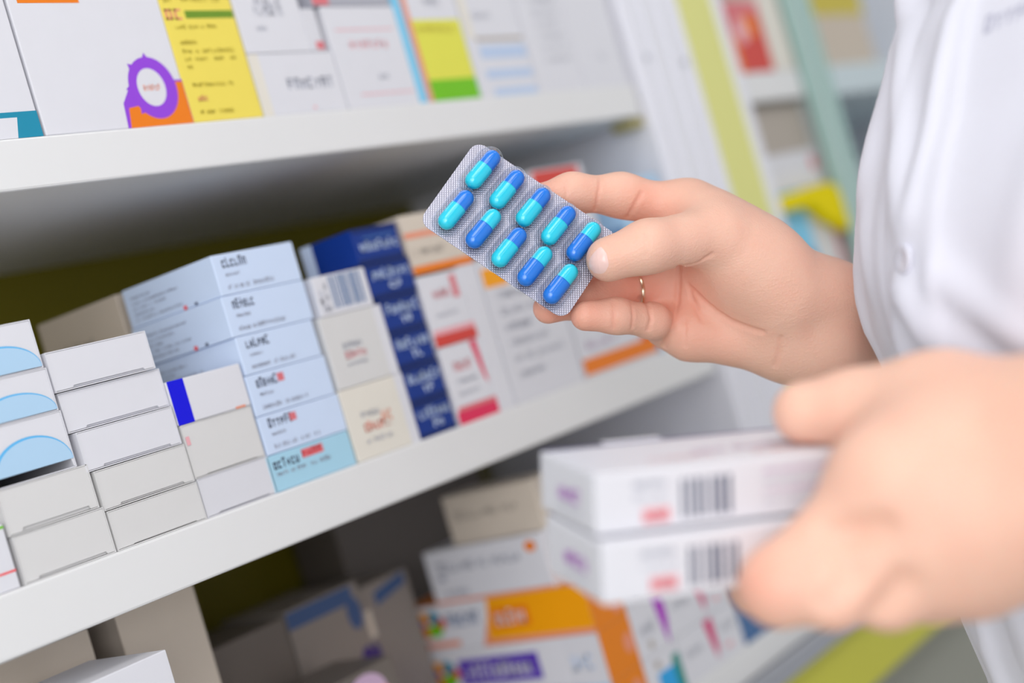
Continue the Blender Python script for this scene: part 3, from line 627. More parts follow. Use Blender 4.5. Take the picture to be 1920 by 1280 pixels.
# ------------------------------------------------------------------ the person: signed distance modelling
class Field:
    def __init__(s, lo, hi, h):
        s.lo = np.array(lo, np.float32); s.h = h
        s.n = np.ceil((np.array(hi) - np.array(lo)) / h).astype(int) + 1
        s.F = np.full(tuple(s.n), 0.05, np.float32)
        s.ax = [s.lo[i] + h * np.arange(s.n[i], dtype=np.float32) for i in range(3)]

    def sub(s, lo, hi):
        a = np.clip(np.floor((np.array(lo) - s.lo) / s.h).astype(int), 0, s.n - 1)
        b = np.clip(np.ceil((np.array(hi) - s.lo) / s.h).astype(int) + 1, 1, s.n)
        sl = tuple(slice(a[i], b[i]) for i in range(3))
        X = s.ax[0][sl[0]][:, None, None]; Y = s.ax[1][sl[1]][None, :, None]; Z = s.ax[2][sl[2]][None, None, :]
        return sl, X, Y, Z

    def cone(s, a, b, ra, rb, k=0.004, pad=0.02):
        a = np.array(a, float); b = np.array(b, float); r = max(ra, rb) + pad
        sl, X, Y, Z = s.sub(np.minimum(a, b) - r, np.maximum(a, b) + r)
        d = b - a; L2 = max(float(d @ d), 1e-12)
        t = np.clip(((X - a[0]) * d[0] + (Y - a[1]) * d[1] + (Z - a[2]) * d[2]) / L2, 0, 1)
        D_ = np.sqrt((X - a[0] - t * d[0]) ** 2 + (Y - a[1] - t * d[1]) ** 2 + (Z - a[2] - t * d[2]) ** 2) - (ra + (rb - ra) * t)
        s.blend(sl, D_.astype(np.float32), k)

    def blend(s, sl, D_, k):
        f = s.F[sl]; h = np.maximum(k - np.abs(f - D_), 0) / k
        s.F[sl] = np.minimum(f, D_) - h * h * k * 0.25

    def chain(s, pts, rad, k=0.004):
        for i in range(len(pts) - 1): s.cone(pts[i], pts[i + 1], rad[i], rad[i + 1], k)

    def groove(s, pts, depth, width):
        pts = [np.array(p, float) for p in pts]; r = width * 3.5
        for i, a in enumerate(pts):
            pass
        P_ = np.array(pts); sl, X, Y, Z = s.sub(P_.min(0) - r, P_.max(0) + r)
        best = np.full(s.F[sl].shape, 1.0, np.float32)
        for a, b in zip(pts[:-1], pts[1:]):
            d = b - a; L2 = max(float(d @ d), 1e-12)
            t = np.clip(((X - a[0]) * d[0] + (Y - a[1]) * d[1] + (Z - a[2]) * d[2]) / L2, 0, 1)
            best = np.minimum(best, (X - a[0] - t * d[0]) ** 2 + (Y - a[1] - t * d[1]) ** 2 + (Z - a[2] - t * d[2]) ** 2)
        s.F[sl] += depth * np.exp(-best / (width * width))

    def at(s, P_):
        q = (P_ - s.lo) / s.h; q = np.clip(q, 0, s.n - 1.001); i = q.astype(int); f = q - i; out = 0
        for c in range(8):
            o = np.array([c & 1, (c >> 1) & 1, (c >> 2) & 1]); w = np.prod(np.where(o, f, 1 - f), axis=-1)
            j = i + o; out = out + w * s.F[j[..., 0], j[..., 1], j[..., 2]]
        return out

    def hit(s, px, py, z0, z1):
        zs = np.arange(z0, z1, 0.0004); P_ = np.array([J(px, py, z) for z in zs]); v = s.at(P_)
        k = np.argmax(v < 0)
        return P_[k] if v[k] < 0 else None

    def mesh(s):
        F = s.F; neg = F < 0; n = s.n
        cnt = np.zeros(tuple(n - 1), np.int8)
        for c in range(8):
            o = (c & 1, (c >> 1) & 1, (c >> 2) & 1)
            cnt += neg[o[0]:n[0] - 1 + o[0], o[1]:n[1] - 1 + o[1], o[2]:n[2] - 1 + o[2]]
        act = (cnt > 0) & (cnt < 8); idx = np.argwhere(act)
        num = np.full(act.shape, -1, np.int64); num[act] = np.arange(len(idx))
        acc = np.zeros((len(idx), 3)); w = np.zeros(len(idx))
        corners = [np.array([c & 1, (c >> 1) & 1, (c >> 2) & 1]) for c in range(8)]
        for a in range(8):
            for bit in (1, 2, 4):
                if a & bit: continue
                ca, cb = corners[a], corners[a | bit]
                ia = idx + ca; ib = idx + cb
                fa = F[ia[:, 0], ia[:, 1], ia[:, 2]]; fb = F[ib[:, 0], ib[:, 1], ib[:, 2]]
                mk = (fa < 0) != (fb < 0); t = np.where(mk, fa / np.where(mk, fa - fb, 1), 0)
                p = ca + (cb - ca) * t[:, None]
                acc[mk] += p[mk]; w[mk] += 1
        V = s.lo + s.h * (idx + acc / w[:, None])
        quads = []
        for ax in range(3):
            b_, c_ = (ax + 1) % 3, (ax + 2) % 3
            sa = [slice(None)] * 3; sb = [slice(None)] * 3; sa[ax] = slice(0, n[ax] - 1); sb[ax] = slice(1, n[ax])
            A_, B_ = neg[tuple(sa)], neg[tuple(sb)]; e = np.argwhere(A_ != B_)
            e = e[(e[:, b_] > 0) & (e[:, b_] < n[b_] - 1) & (e[:, c_] > 0) & (e[:, c_] < n[c_] - 1)]
            q = []
            for db, dc in ((-1, -1), (0, -1), (0, 0), (-1, 0)):
                j = e.copy(); j[:, b_] += db; j[:, c_] += dc; q.append(num[j[:, 0], j[:, 1], j[:, 2]])
            q = np.stack(q, 1); inside = A_[e[:, 0], e[:, 1], e[:, 2]]
            q[~inside] = q[~inside][:, ::-1]; quads.append(q)
        return V, np.concatenate(quads)


def mesh_object(name, V, Q, m_, flipf=False):
    W = c2w(V); me = bpy.data.meshes.new(name)
    Q = Q[:, ::-1] if flipf else Q
    me.vertices.add(len(W)); me.vertices.foreach_set('co', W.ravel())
    me.loops.add(Q.size); me.loops.foreach_set('vertex_index', Q.ravel().astype(np.int32))
    me.polygons.add(len(Q)); me.polygons.foreach_set('loop_start', np.arange(0, Q.size, 4, dtype=np.int32))
    me.polygons.foreach_set('loop_total', np.full(len(Q), 4, np.int32)) if hasattr(me.polygons[0], 'loop_total') and False else None
    me.update(calc_edges=True); me.validate()
    me.polygons.foreach_set('use_smooth', [True] * len(me.polygons))
    me.materials.append(m_)
    o = bpy.data.objects.new(name, me); COL.objects.link(o)
    return o


# --- skin
skin = bpy.data.materials.new('skin'); skin.use_nodes = True
nt = skin.node_tree; b = nt.nodes['Principled BSDF']
at_ = nt.nodes.new('ShaderNodeAttribute'); at_.attribute_name = 'flush_shade'
tc = nt.nodes.new('ShaderNodeTexCoord')
nz = nt.nodes.new('ShaderNodeTexNoise'); nz.inputs['Scale'].default_value = 70; nz.inputs['Detail'].default_value = 4
nt.links.new(tc.outputs['Object'], nz.inputs['Vector'])
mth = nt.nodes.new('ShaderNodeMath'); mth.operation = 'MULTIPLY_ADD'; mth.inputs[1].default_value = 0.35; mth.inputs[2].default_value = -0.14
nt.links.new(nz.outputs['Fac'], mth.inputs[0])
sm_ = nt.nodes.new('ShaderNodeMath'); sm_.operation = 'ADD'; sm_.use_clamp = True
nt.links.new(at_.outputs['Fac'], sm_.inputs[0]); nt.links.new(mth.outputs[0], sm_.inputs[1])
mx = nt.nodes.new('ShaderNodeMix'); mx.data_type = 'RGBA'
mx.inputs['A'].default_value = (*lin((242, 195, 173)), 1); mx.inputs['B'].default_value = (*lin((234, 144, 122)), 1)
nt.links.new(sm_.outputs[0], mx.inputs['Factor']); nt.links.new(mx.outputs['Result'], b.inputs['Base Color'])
b.inputs['Roughness'].default_value = 0.46; b.inputs['Specular IOR Level'].default_value = 0.35
b.inputs['Subsurface Weight'].default_value = 0.22; b.inputs['Subsurface Radius'].default_value = (1.0, 0.35, 0.2); b.inputs['Subsurface Scale'].default_value = 0.004
vz = nt.nodes.new('ShaderNodeTexVoronoi'); vz.inputs['Scale'].default_value = 900
nt.links.new(tc.outputs['Object'], vz.inputs['Vector'])
bp = nt.nodes.new('ShaderNodeBump'); bp.inputs['Strength'].default_value = 0.2; bp.inputs['Distance'].default_value = 0.0006
nw = nt.nodes.new('ShaderNodeTexNoise'); nw.inputs['Scale'].default_value = 1.0; nw.inputs['Detail'].default_value = 5
mpw = nt.nodes.new('ShaderNodeMapping'); mpw.inputs['Scale'].default_value = (260, 260, 900); mpw.inputs['Rotation'].default_value = (0.5, 0.3, 0.9)
nt.links.new(tc.outputs['Object'], mpw.inputs['Vector']); nt.links.new(mpw.outputs['Vector'], nw.inputs['Vector'])
hm = nt.nodes.new('ShaderNodeMath'); hm.operation = 'MULTIPLY_ADD'; hm.inputs[1].default_value = 1.6
nt.links.new(nw.outputs['Fac'], hm.inputs[0]); nt.links.new(vz.outputs['Distance'], hm.inputs[2])
nt.links.new(hm.outputs[0], bp.inputs['Height']); nt.links.new(bp.outputs['Normal'], b.inputs['Normal'])

# --- right hand (far, holding the blister pack)
RH = Field((0.0, -0.075, 0.655), (0.265, 0.125, 0.835), 0.00075)
I1, I2, I3, I4 = J(1290, 397, .722), J(1165, 366, .716), J(1072, 362, .707), J(1003, 376, .6985)
M1, M2, M3, M4 = J(1266, 470, .731), J(1165, 480, .722), J(1085, 482, .709), J(1015, 496, .699)
G1, G2, G3, G4 = J(1252, 545, .732), J(1152, 550, .722), J(1080, 563, .708), J(1028, 578, .698)
K1, K2, K3, K4 = J(1248, 612, .724), J(1222, 601, .706), J(1155, 592, .6945), J(1098, 592, .6905)
T1, T2, T3 = J(1338, 440, .698), J(1215, 462, .679), J(1141, 486, .677)
WR, WU = J(1552, 562, .724), J(1548, 654, .726)
k1 = 0.012
# palm
for base, kn, rb, rk in ((J(1475, 535, .728), I1, .0145, .0125), (J(1480, 570, .730), M1, .0140, .0115), (J(1484, 605, .730), G1, .0140, .0110), (J(1486, 648, .724), J(1292, 624, .722), .0160, .0120)):
    RH.cone(base, kn, rb, rk, k1)
RH.cone(J(1292, 624, .722), K1, .0120, .0092, .008)
RH.cone(J(1462, 560, .713), J(1352, 456, .701), .0185, .0150, .014)        # ball of the thumb
RH.cone(J(1380, 520, .712), J(1300, 520, .728), .0150, .0100, .012)
RH.cone(I1, J(1420, 472, .712), .0125, .0150, .014); RH.cone(J(1330, 425, .708), J(1440, 500, .710), .0135, .0160, .016)
RH.cone(WR, J(1470, 550, .716), .0165, .0172, .016); RH.cone(WU, J(1484, 648, .724), .0160, .0165, .012)
EL = np.array([0.36, 0.0, 0.86])
FR, FU = J(1700, 566, .776), J(1702, 664, .780)
RH.cone(WR, FR, .0165, .0200, .014); RH.cone(WU, FU, .0160, .0205, .014)
RH.cone(FR, np.array([0.245, 0.015, 0.802]), .0200, .0235, .014); RH.cone(FU, np.array([0.245, -0.005, 0.804]), .0205, .0235, .014)
# fingers
RH.chain([I1, I2, I3, I4], [.0121, .0096, .0085, .0074], .0070)
RH.chain([M1, M2, M3, M4], [.0110, .0098, .0088, .0076], .0046)
RH.chain([G1, G2, G3, G4], [.0100, .0092, .0084, .0072], .0046)
RH.chain([K1, K2, K3, K4], [.0092, .0080, .0078, .0070], .0046)
RH.chain([T1, T2, T3], [.0136, .0114, .0102], .006)


CRP = []


def crease(F_, pts, z0, z1, depth, width):
    out = []
    for (x0, y0), (x1, y1) in zip(pts[:-1], pts[1:]):
        n_ = max(2, int(math.hypot(x1 - x0, y1 - y0) / 6))
        for i in range(n_):
            t = i / n_; q = F_.hit(x0 + (x1 - x0) * t, y0 + (y1 - y0) * t, z0, z1)
            if q is not None: out.append(q)
    if len(out) > 1:
        F_.groove(out, depth, width)
        if depth > .0006: CRP.extend(out)


CREASES = [
    ([(1272, 499), (1272, 530), (1270, 562), (1264, 600), (1252, 632), (1243, 655)], .0016, .0011),
    ([(1290, 533), (1298, 560), (1308, 584), (1319, 606)], .0007, .0011),
    ([(1296, 540), (1318, 562), (1344, 584), (1372, 602), (1400, 613), (1436, 624)], .0009, .0013),
    ([(1284, 599), (1285, 630), (1284, 655)], .0004, .0009),
    ([(1272, 499), (1294, 497), (1312, 491), (1341, 472)], .0010, .0010),
    ([(1465, 632), (1462, 660), (1450, 692)], .0006, .0012),
    ([(1117, 392), (1123, 360), (1129, 324)], .0007, .0010),
    ([(1060, 385), (1062, 350), (1058, 330)], .0004, .0010),
    ([(1176, 408), (1190, 386), (1206, 356)], .0008, .0012),
    ([(1150, 565), (1152, 590), (1150, 620)], .0005, .0009),
    ([(1184, 565), (1187, 592), (1184, 622)], .0006, .0009),
    ([(1200, 558), (1216, 572), (1221, 598), (1214, 624)], .0011, .0010),
    ([(1206, 440), (1214, 460), (1210, 485)], .0003, .0012),
]
for pts, dp, wd in CREASES: crease(RH, pts, .655, .80, dp * 1.4, wd * .9)
RHM = RH.mesh()

# --- left hand (near, out of focus, holding two boxes)
LH = Field((0.05, -0.125, 0.375), (0.225, 0.03, 0.505), 0.0013)
t1, t2, t3 = J(1765, 776, .446), J(1610, 766, .458), J(1508, 773, .4625)
LH.chain([t1, t2, t3], [.0148, .0116, .0098], .006)
i1, i2, i3, i4 = J(1674, 906, .424), J(1464, 1098, .425), J(1422, 1096, .450), J(1405, 1090, .468)
m1, m2, m3, m4 = J(1735, 1000, .419), J(1562, 1108, .419), J(1525, 1113, .448), J(1520, 1100, .468)
g1, g2, g3, g4 = J(1790, 1050, .421), J(1665, 1112, .422), J(1625, 1114, .450), J(1620, 1100, .470)
p1, p2, p3, p4 = J(1842, 1072, .429), J(1747, 1104, .428), J(1706, 1106, .454), J(1700, 1090, .470)
wr, wu = J(2060, 792, .405), J(2060, 962, .405)
for base, kn, rb, rk in ((J(2000, 850, .412), i1, .016, .0138), (J(2010, 890, .408), m1, .016, .0136), (J(2010, 930, .408), g1, .016, .0128), (J(2010, 955, .410), p1, .016, .0118)):
    LH.cone(base, kn, rb, rk, .016)
LH.cone(wr, t1, .0185, .0150, .016); LH.cone(t1, i1, .0120, .0130, .014); LH.cone(J(1860, 830, .425), i1, .0150, .0130, .016)
LH.chain([i1, i2, i3, i4], [.0132, .0108, .0082, .0070], .006)
LH.chain([m1, m2, m3, m4], [.0128, .0100, .0084, .0072], .005)
LH.chain([g1, g2, g3, g4], [.0122, .0097, .0082, .0070], .005)
LH.chain([p1, p2, p3, p4], [.0112, .0086, .0074, .0064], .005)
LH.cone(wr, np.array([0.203, -0.031, 0.398]), .0185, .0190, .016); LH.cone(wu, np.array([0.203, -0.050, 0.398]), .0180, .0190, .016)
# hollows between the knuckles
for a_, b_ in (((1596, 1080), (1548, 1132)), ((1690, 1090), (1652, 1140)), ((1560, 1005), (1660, 985))):
    crease(LH, [a_, b_], .37, .50, .0028, .0036)
LHM = LH.mesh(); LHM = (LHM[0] * NEAR, LHM[1])

# --- torso and arms (inside the coat)
PHI = math.radians(12)
FP = -math.cos(PHI) * R0 - math.sin(PHI) * F0           # the way the person faces
RP = math.cos(PHI) * F0 - math.sin(PHI) * R0            # the person's right
TA, TB = 0.098, 0.155
SIL = [(-1.2, -.079), (-.217, -.079), (-.189, -.0835), (-.126, -.0846), (-.0664, -.0859), (-.0467, -.0885), (-.0317, -.0876), (-.0173, -.0851), (-.0034, -.0808), (.0122, -.0736), (.0296, -.0639), (.0498, -.0550), (.0664, -.0468), (.0755, -.0393), (.0939, -.0328), (.13, -.022), (.30, -.018)]
SILH = np.array([q[0] for q in SIL]) * .67 / .68; SILR = (0.2417 + np.array([q[1] for q in SIL])) / .68


def cu_of(h): return np.interp(h, SILH, SILR) * .67 + .0987


def torso_c(h): return cu_of(h)


TO = Field((-0.02, -1.34, 0.27), (0.76, 0.60, 1.02), 0.009)
XX, YY, ZZ = np.meshgrid(TO.ax[0], TO.ax[1], TO.ax[2], indexing='ij')
cR, sR = math.cos(ROLL), math.sin(ROLL)
uu = cR * XX + sR * YY; vv = -sR * XX + cR * YY; ff = ZZ          # sideways, up, away (the tiny pitch is left out)
hh_ = vv - math.tan(pt_) * ff
du = uu - cu_of(hh_); df = ff - .60
fa = -math.cos(PHI) * du - math.sin(PHI) * df; fb = math.cos(PHI) * df - math.sin(PHI) * du
shr = np.where(hh_ > 0.16, np.clip(1 - (hh_ - 0.16) * 3.0, 0.3, 1), 1)
a_in, b_in = (TA - .022) * (0.5 + 0.5 * shr), (TB - .025) * shr
dd = (np.sqrt((fa / a_in) ** 2 + (fb / b_in) ** 2) - 1) * np.minimum(a_in, b_in)
dd = np.maximum(dd, np.maximum(hh_ - 0.30, -0.72 - hh_))
TO.F = dd.astype(np.float32)


def uvf(u, h, f_):
    v = h + math.tan(pt_) * f_
    return np.array([cR * u - sR * v, sR * u + cR * v, f_])


def body_pt(af, br, h):
    c_ = float(cu_of(h)); u = c_ - math.cos(PHI) * af - math.sin(PHI) * br; f_ = .60 - math.sin(PHI) * af + math.cos(PHI) * br
    return uvf(u, h, f_)


SHR, SHL = body_pt(-.01, .150, .205), body_pt(-.01, -.150, .205)
ELL = np.array([0.41, -0.045, 0.425])
TO.chain([SHR, EL, np.array([0.232, 0.005, 0.794])], [.046, .038, .0262], .02)
LWR = np.array([0.188, -0.0405, 0.399]) * NEAR
TO.chain([SHL, ELL, LWR], [.046, .039, .0300], .02)
HIPS = []
for sd in (1, -1):
    hp, kn, an = body_pt(0, .085 * sd, -.62), body_pt(.01, .085 * sd, -.90), body_pt(-.02, .085 * sd, -1.20)
    HIPS.append((hp, kn, an, body_pt(.12, .095 * sd, -1.255), body_pt(-.06, .085 * sd, -1.255)))
    TO.chain([hp, kn, an], [.075, .055, .036], .02); TO.chain([an, HIPS[-1][4], HIPS[-1][3]], [.034, .032, .026], .02)
# neck and head
nk, hd_ = body_pt(-.005, 0, .24), body_pt(.015, 0, .345)
TO.chain([nk, hd_], [.052, .050], .02)
TO.chain([body_pt(-.012, 0, .455), body_pt(.022, 0, .43)], [.080, .072], .02); TO.cone(body_pt(.035, 0, .375), body_pt(.055, 0, .345), .050, .034, .02)
TO.cone(body_pt(.098, 0, .415), body_pt(.108, 0, .385), .009, .013, .01)
for sd in (1, -1):
    TO.cone(body_pt(.0, .080 * sd, .415), body_pt(.0, .082 * sd, .390), .014, .010, .008)
TOM = TO.mesh()

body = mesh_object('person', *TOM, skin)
rh = mesh_object('right_hand_tmp', *RHM, skin); lh = mesh_object('left_hand_tmp', *LHM, skin)
for o_ in (rh, lh):
    md = body.modifiers.new('join', 'BOOLEAN'); md.operation = 'UNION'; md.object = o_; md.solver = 'EXACT'
bpy.context.view_layer.update()
dg = bpy.context.evaluated_depsgraph_get()
nm = bpy.data.meshes.new_from_object(body.evaluated_get(dg))
n_sep = len(TOM[0])
if len(nm.vertices) > 0.8 * (len(RHM[0]) + len(LHM[0])):
    body.modifiers.clear(); body.data = nm
    for o_ in (rh, lh): bpy.data.objects.remove(o_)
else:                                   # keep the pieces in one mesh if the union fails
    body.modifiers.clear(); bm = bmesh.new()
    for o_ in (body, rh, lh): bm.from_mesh(o_.data)
    bm.to_mesh(body.data); bm.free()
    for o_ in (rh, lh): bpy.data.objects.remove(o_)
body.name = 'person'; body.data.name = 'person'
me = body.data
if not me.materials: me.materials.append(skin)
me.polygons.foreach_set('use_smooth', [True] * len(me.polygons))
tag(body, 'person in white coat holding a blister pack and two boxes', 'person')
# natural redness of finger pads, palm and creases; shading of near-hand hollows tinted in too
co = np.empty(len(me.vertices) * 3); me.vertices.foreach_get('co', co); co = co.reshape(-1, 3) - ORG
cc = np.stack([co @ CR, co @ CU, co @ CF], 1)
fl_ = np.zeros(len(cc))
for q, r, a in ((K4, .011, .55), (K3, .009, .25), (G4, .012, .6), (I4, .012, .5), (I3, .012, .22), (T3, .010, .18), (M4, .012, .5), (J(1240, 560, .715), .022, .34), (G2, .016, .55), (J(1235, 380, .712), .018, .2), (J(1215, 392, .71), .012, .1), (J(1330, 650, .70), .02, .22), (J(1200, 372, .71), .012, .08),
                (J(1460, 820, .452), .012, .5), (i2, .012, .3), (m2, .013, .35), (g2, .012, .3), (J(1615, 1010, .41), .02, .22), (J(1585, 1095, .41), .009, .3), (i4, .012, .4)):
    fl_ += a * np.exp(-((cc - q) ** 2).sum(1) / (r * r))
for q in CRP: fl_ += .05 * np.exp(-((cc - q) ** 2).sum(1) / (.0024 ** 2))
att = me.attributes.new('flush_shade', 'FLOAT', 'POINT'); att.data.foreach_set('value', np.clip(fl_, 0, 1).astype(np.float32))

# thumb nail: a curved plate lying on the thumb tip
NPOLY = [(1130, 456), (1140, 472), (1144.5, 490), (1142, 508), (1131, 519), (1115, 520), (1103, 511), (1098.5, 498), (1104, 482), (1116, 466)]
ncx, ncy = 1122, 490; rings = [0.0, 0.35, 0.7, 1.0]; NV = []; NF = []; NN = 40


def npt(i, s_):
    t = i / NN * len(NPOLY); a_ = NPOLY[int(t) % len(NPOLY)]; b2 = NPOLY[(int(t) + 1) % len(NPOLY)]; f_ = t - int(t)
    x = a_[0] + (b2[0] - a_[0]) * f_; y = a_[1] + (b2[1] - a_[1]) * f_
    q = RH.hit(ncx + (x - ncx) * s_, ncy + (y - ncy) * s_, .65, .70)
    return q


bad = False
cpt = RH.hit(ncx, ncy, .65, .70)
ringpts = []
for s_ in rings[1:]:
    row = []
    for i in range(NN):
        s2 = s_; q = npt(i, s2)
        while q is None and s2 > 0.1: s2 -= 0.04; q = npt(i, s2)
        row.append(q)
    ringpts.append(row)
lift = (0.0007, 0.0006, 0.00005)
nrm = -J(ncx, ncy, 1.0); nrm /= np.linalg.norm(nrm); nrm = nrm + np.array([-0.35, 0.05, 0]); nrm /= np.linalg.norm(nrm)
pv = [c2w(cpt + nrm * 0.0007)]
for row, lf in zip(ringpts, lift):
    row = np.array(row)
    for _ in range(2): row = (np.roll(row, 1, 0) + 2 * row + np.roll(row, -1, 0)) / 4
    pv += [c2w(q + nrm * lf) for q in row]
pf = [(0, 1 + i, 1 + (i + 1) % NN) for i in range(NN)]
for r_ in range(2):
    for i in range(NN): pf.append((1 + r_ * NN + i, 1 + (r_ + 1) * NN + i, 1 + (r_ + 1) * NN + (i + 1) % NN, 1 + r_ * NN + (i + 1) % NN))
mb = MB(); mb.add(pv, pf, mat('nail', (246, 208, 200), rough=0.25, var=0.02, spec=0.5), True)
mb.build('thumb_nail', parent=body)

# ring on the ring finger
ax_ = G2 - G1; ax_ = ax_ / np.linalg.norm(ax_); rc_ = G1 + (G2 - G1) * 0.62
s1 = np.cross(ax_, [0, 0, 1]); s1 /= np.linalg.norm(s1); s2_ = np.cross(ax_, s1)
tv = []; tf = []; n1, n2 = 48, 10
for i in range(n1):
    a = 2 * math.pi * i / n1; d_ = math.cos(a) * s1 + math.sin(a) * s2_
    for j in range(n2):
        b2 = 2 * math.pi * j / n2
        tv.append(c2w(rc_ + d_ * (.0097 + .0006 * math.cos(b2)) + ax_ * .0009 * math.sin(b2)))
for i in range(n1):
    for j in range(n2): tf.append((i * n2 + j, ((i + 1) % n1) * n2 + j, ((i + 1) % n1) * n2 + (j + 1) % n2, i * n2 + (j + 1) % n2))
mb = MB(); mb.add(tv, tf, mat('gold', (238, 222, 194), rough=0.2, metal=1.0, var=0.02), True); mb.build('finger_ring', parent=body)

# --- white coat
M_COAT = mat('white_cotton', (240, 240, 252), rough=0.75, var=0.015, scale=400, bump=0.05, spec=0.2)
rnd = random.Random(11); RIDGE = []
for k in range(26):
    RIDGE.append((rnd.uniform(-1.5, 1.6), rnd.uniform(-3, 3), rnd.uniform(.035, .10), rnd.uniform(.0022, .0056), rnd.uniform(-.25, .1), rnd.uniform(.06, .2)))
PULL = [(0.02, -.030, -.55, -.115, .035, .0052), (-.12, -.028, -.75, -.100, .03, .0046), (0.0, -.035, -.28, -.14, .03, .0042), (.06, -.03, .25, -.13, .03, .0034), (.02, -.005, .30, .09, .035, .0042), (-.02, 0, -.06, .10, .022, .0034), (.30, -.02, .55, .08, .05, .0042)]


def fold(th_, h):
    d = 0.0
    for t0, sl_, w, am, h0, hw in RIDGE:
        d += am * math.exp(-((th_ - t0 - sl_ * (h - h0)) / w) ** 2) * math.exp(-((h - h0) / hw) ** 2)
    for t0, h0, t1_, h1, w, am in PULL:
        dx, dy = (t1_ - t0), (h1 - h0) * 5; px_, py_ = th_ - t0, (h - h0) * 5
        t = max(0, min(1, (px_ * dx + py_ * dy) / (dx * dx + dy * dy)))
        d += am * math.exp(-(((px_ - t * dx) ** 2 + (py_ - t * dy) ** 2) / (w * w * 2))) * (0.4 + 0.6 * math.sin(math.pi * min(1, t + .2)))
    e_ = abs(th_) - 0.125
    d += 0.0014 / (1 + math.exp(e_ / 0.008))
    d += 0.0016 * math.sin(7 * th_ + 9 * h)
    return d


def coat_pt(th_, h, off=0.0):
    sh_ = 1.0 if h < .16 else max(0.36, 1 - (h - .16) * 3.2)
    fl = 1.0 + max(0, -.25 - h) * 0.35
    d = fold(th_, h) + off - 0.004
    a_, b2 = (TA * (0.5 + .5 * sh_)) * fl + d, TB * sh_ * fl + d
    return body_pt(a_ * math.cos(th_), b2 * math.sin(th_), h)


hs = list(np.arange(-0.80, -0.24, 0.03)) + list(np.arange(-0.24, 0.12, 0.0045)) + list(np.arange(0.12, 0.335, 0.012)); NT = 480
ths = [2 * math.pi * i / NT - math.pi for i in range(NT)]
cv = [c2w(coat_pt(t, h)) for h in hs for t in ths]
cf = [(r * NT + i, r * NT + (i + 1) % NT, (r + 1) * NT + (i + 1) % NT, (r + 1) * NT + i) for r in range(len(hs) - 1) for i in range(NT)]
mb = MB(); mb.add(cv, cf, M_COAT, True)
coat = mb.build('lab_coat', parent=body)
so = coat.modifiers.new('cloth_thickness', 'SOLIDIFY'); so.thickness = 0.0012; so.offset = -1


def sleeve(pts, rad, name):
    M_ = M_COAT if name == 'sleeve' else mat('grey_trouser', (120, 122, 132), 0.8)
    P_ = [np.array(p, float) for p in pts]; path = []
    for i in range(len(P_) - 1):
        for k in range(14): t = k / 14; path.append((P_[i] * (1 - t) + P_[i + 1] * t, rad[i] * (1 - t) + rad[i + 1] * t))
    path.append((P_[-1], rad[-1])); v_ = []; f_ = []; n_ = 40
    for i, (c_, r_) in enumerate(path):
        d_ = path[min(i + 1, len(path) - 1)][0] - path[max(i - 1, 0)][0]; d_ /= np.linalg.norm(d_)
        s_ = np.cross(d_, [0.1, 0.2, 1]); s_ /= np.linalg.norm(s_); q_ = np.cross(d_, s_)
        for j in range(n_):
            a_ = 2 * math.pi * j / n_; rr = r_ + .002 * math.sin(3 * a_ + i * .7) + .0015 * math.sin(5 * a_ - i * .45)
            v_.append(c2w(c_ + (math.cos(a_) * s_ + math.sin(a_) * q_) * rr))
    for i in range(len(path) - 1):
        for j in range(n_): f_.append((i * n_ + j, i * n_ + (j + 1) % n_, (i + 1) * n_ + (j + 1) % n_, (i + 1) * n_ + j))
    mb = MB(); mb.add(v_, f_, M_, True); return mb.build(name, parent=coat if name == 'sleeve' else body)


for (hp, kn, an, toe, heel) in HIPS:
    sleeve([hp, kn, an], [.088, .066, .055], 'trouser_leg')
    mbs = MB(); bm = bmesh.new(); bmesh.ops.create_uvsphere(bm, u_segments=20, v_segments=12, radius=1)
    c_ = (toe + heel) / 2; ax_f = c2w(toe) - c2w(heel); ax_f[2] = 0; ln = np.linalg.norm(ax_f); ax_f /= ln; sd_ = np.cross(ax_f, U0); cw = c2w(c_); cw[2] = 0.045
    mbs.add([cw + ax_f * v.co.x * (ln / 2 + .045) + sd_ * v.co.y * .047 + U0 * v.co.z * .045 for v in bm.verts], [[v.index for v in f.verts] for f in bm.faces], mat('white_shoe', (228, 228, 230), 0.5), True); bm.free()
    mbs.build('shoe', parent=body)
bm = bmesh.new(); bmesh.ops.create_uvsphere(bm, u_segments=40, v_segments=24, radius=1); hv = []; hc = body_pt(-.018, 0, .462)
fpc, rpc = body_pt(1, 0, .46) - body_pt(0, 0, .46), body_pt(0, 1, .46) - body_pt(0, 0, .46); upc = body_pt(0, 0, .6) - body_pt(0, 0, .5); upc /= np.linalg.norm(upc)
for v in bm.verts:
    fx, rx, ux = v.co.x, v.co.y, v.co.z
    if fx > .2 and ux < .35: fx *= .55
    hv.append(c2w(hc + fpc * fx * .098 + rpc * rx * .093 + upc * ux * (.098 if ux > -.2 else .13)))
mbs = MB(); mbs.add(hv, [[v.index for v in f.verts] for f in bm.faces], mat('dark_hair', (40, 30, 26), 0.5, var=.2, scale=300), True); bm.free(); mbs.build('hair', parent=body)

sleeve([body_pt(-.01, .085, .235), SHR, EL, EL + (np.array([0.232, 0.005, 0.794]) - EL) * .35], [.050, .058, .050, .043], 'sleeve')
sleeve([body_pt(-.01, -.085, .235), SHL, ELL, ELL + (LWR - ELL) * .4], [.050, .058, .050, .043], 'sleeve')


def cproj(q): return 960 + FPX * q[0] / q[2], 640 - FPX * q[1] / q[2]


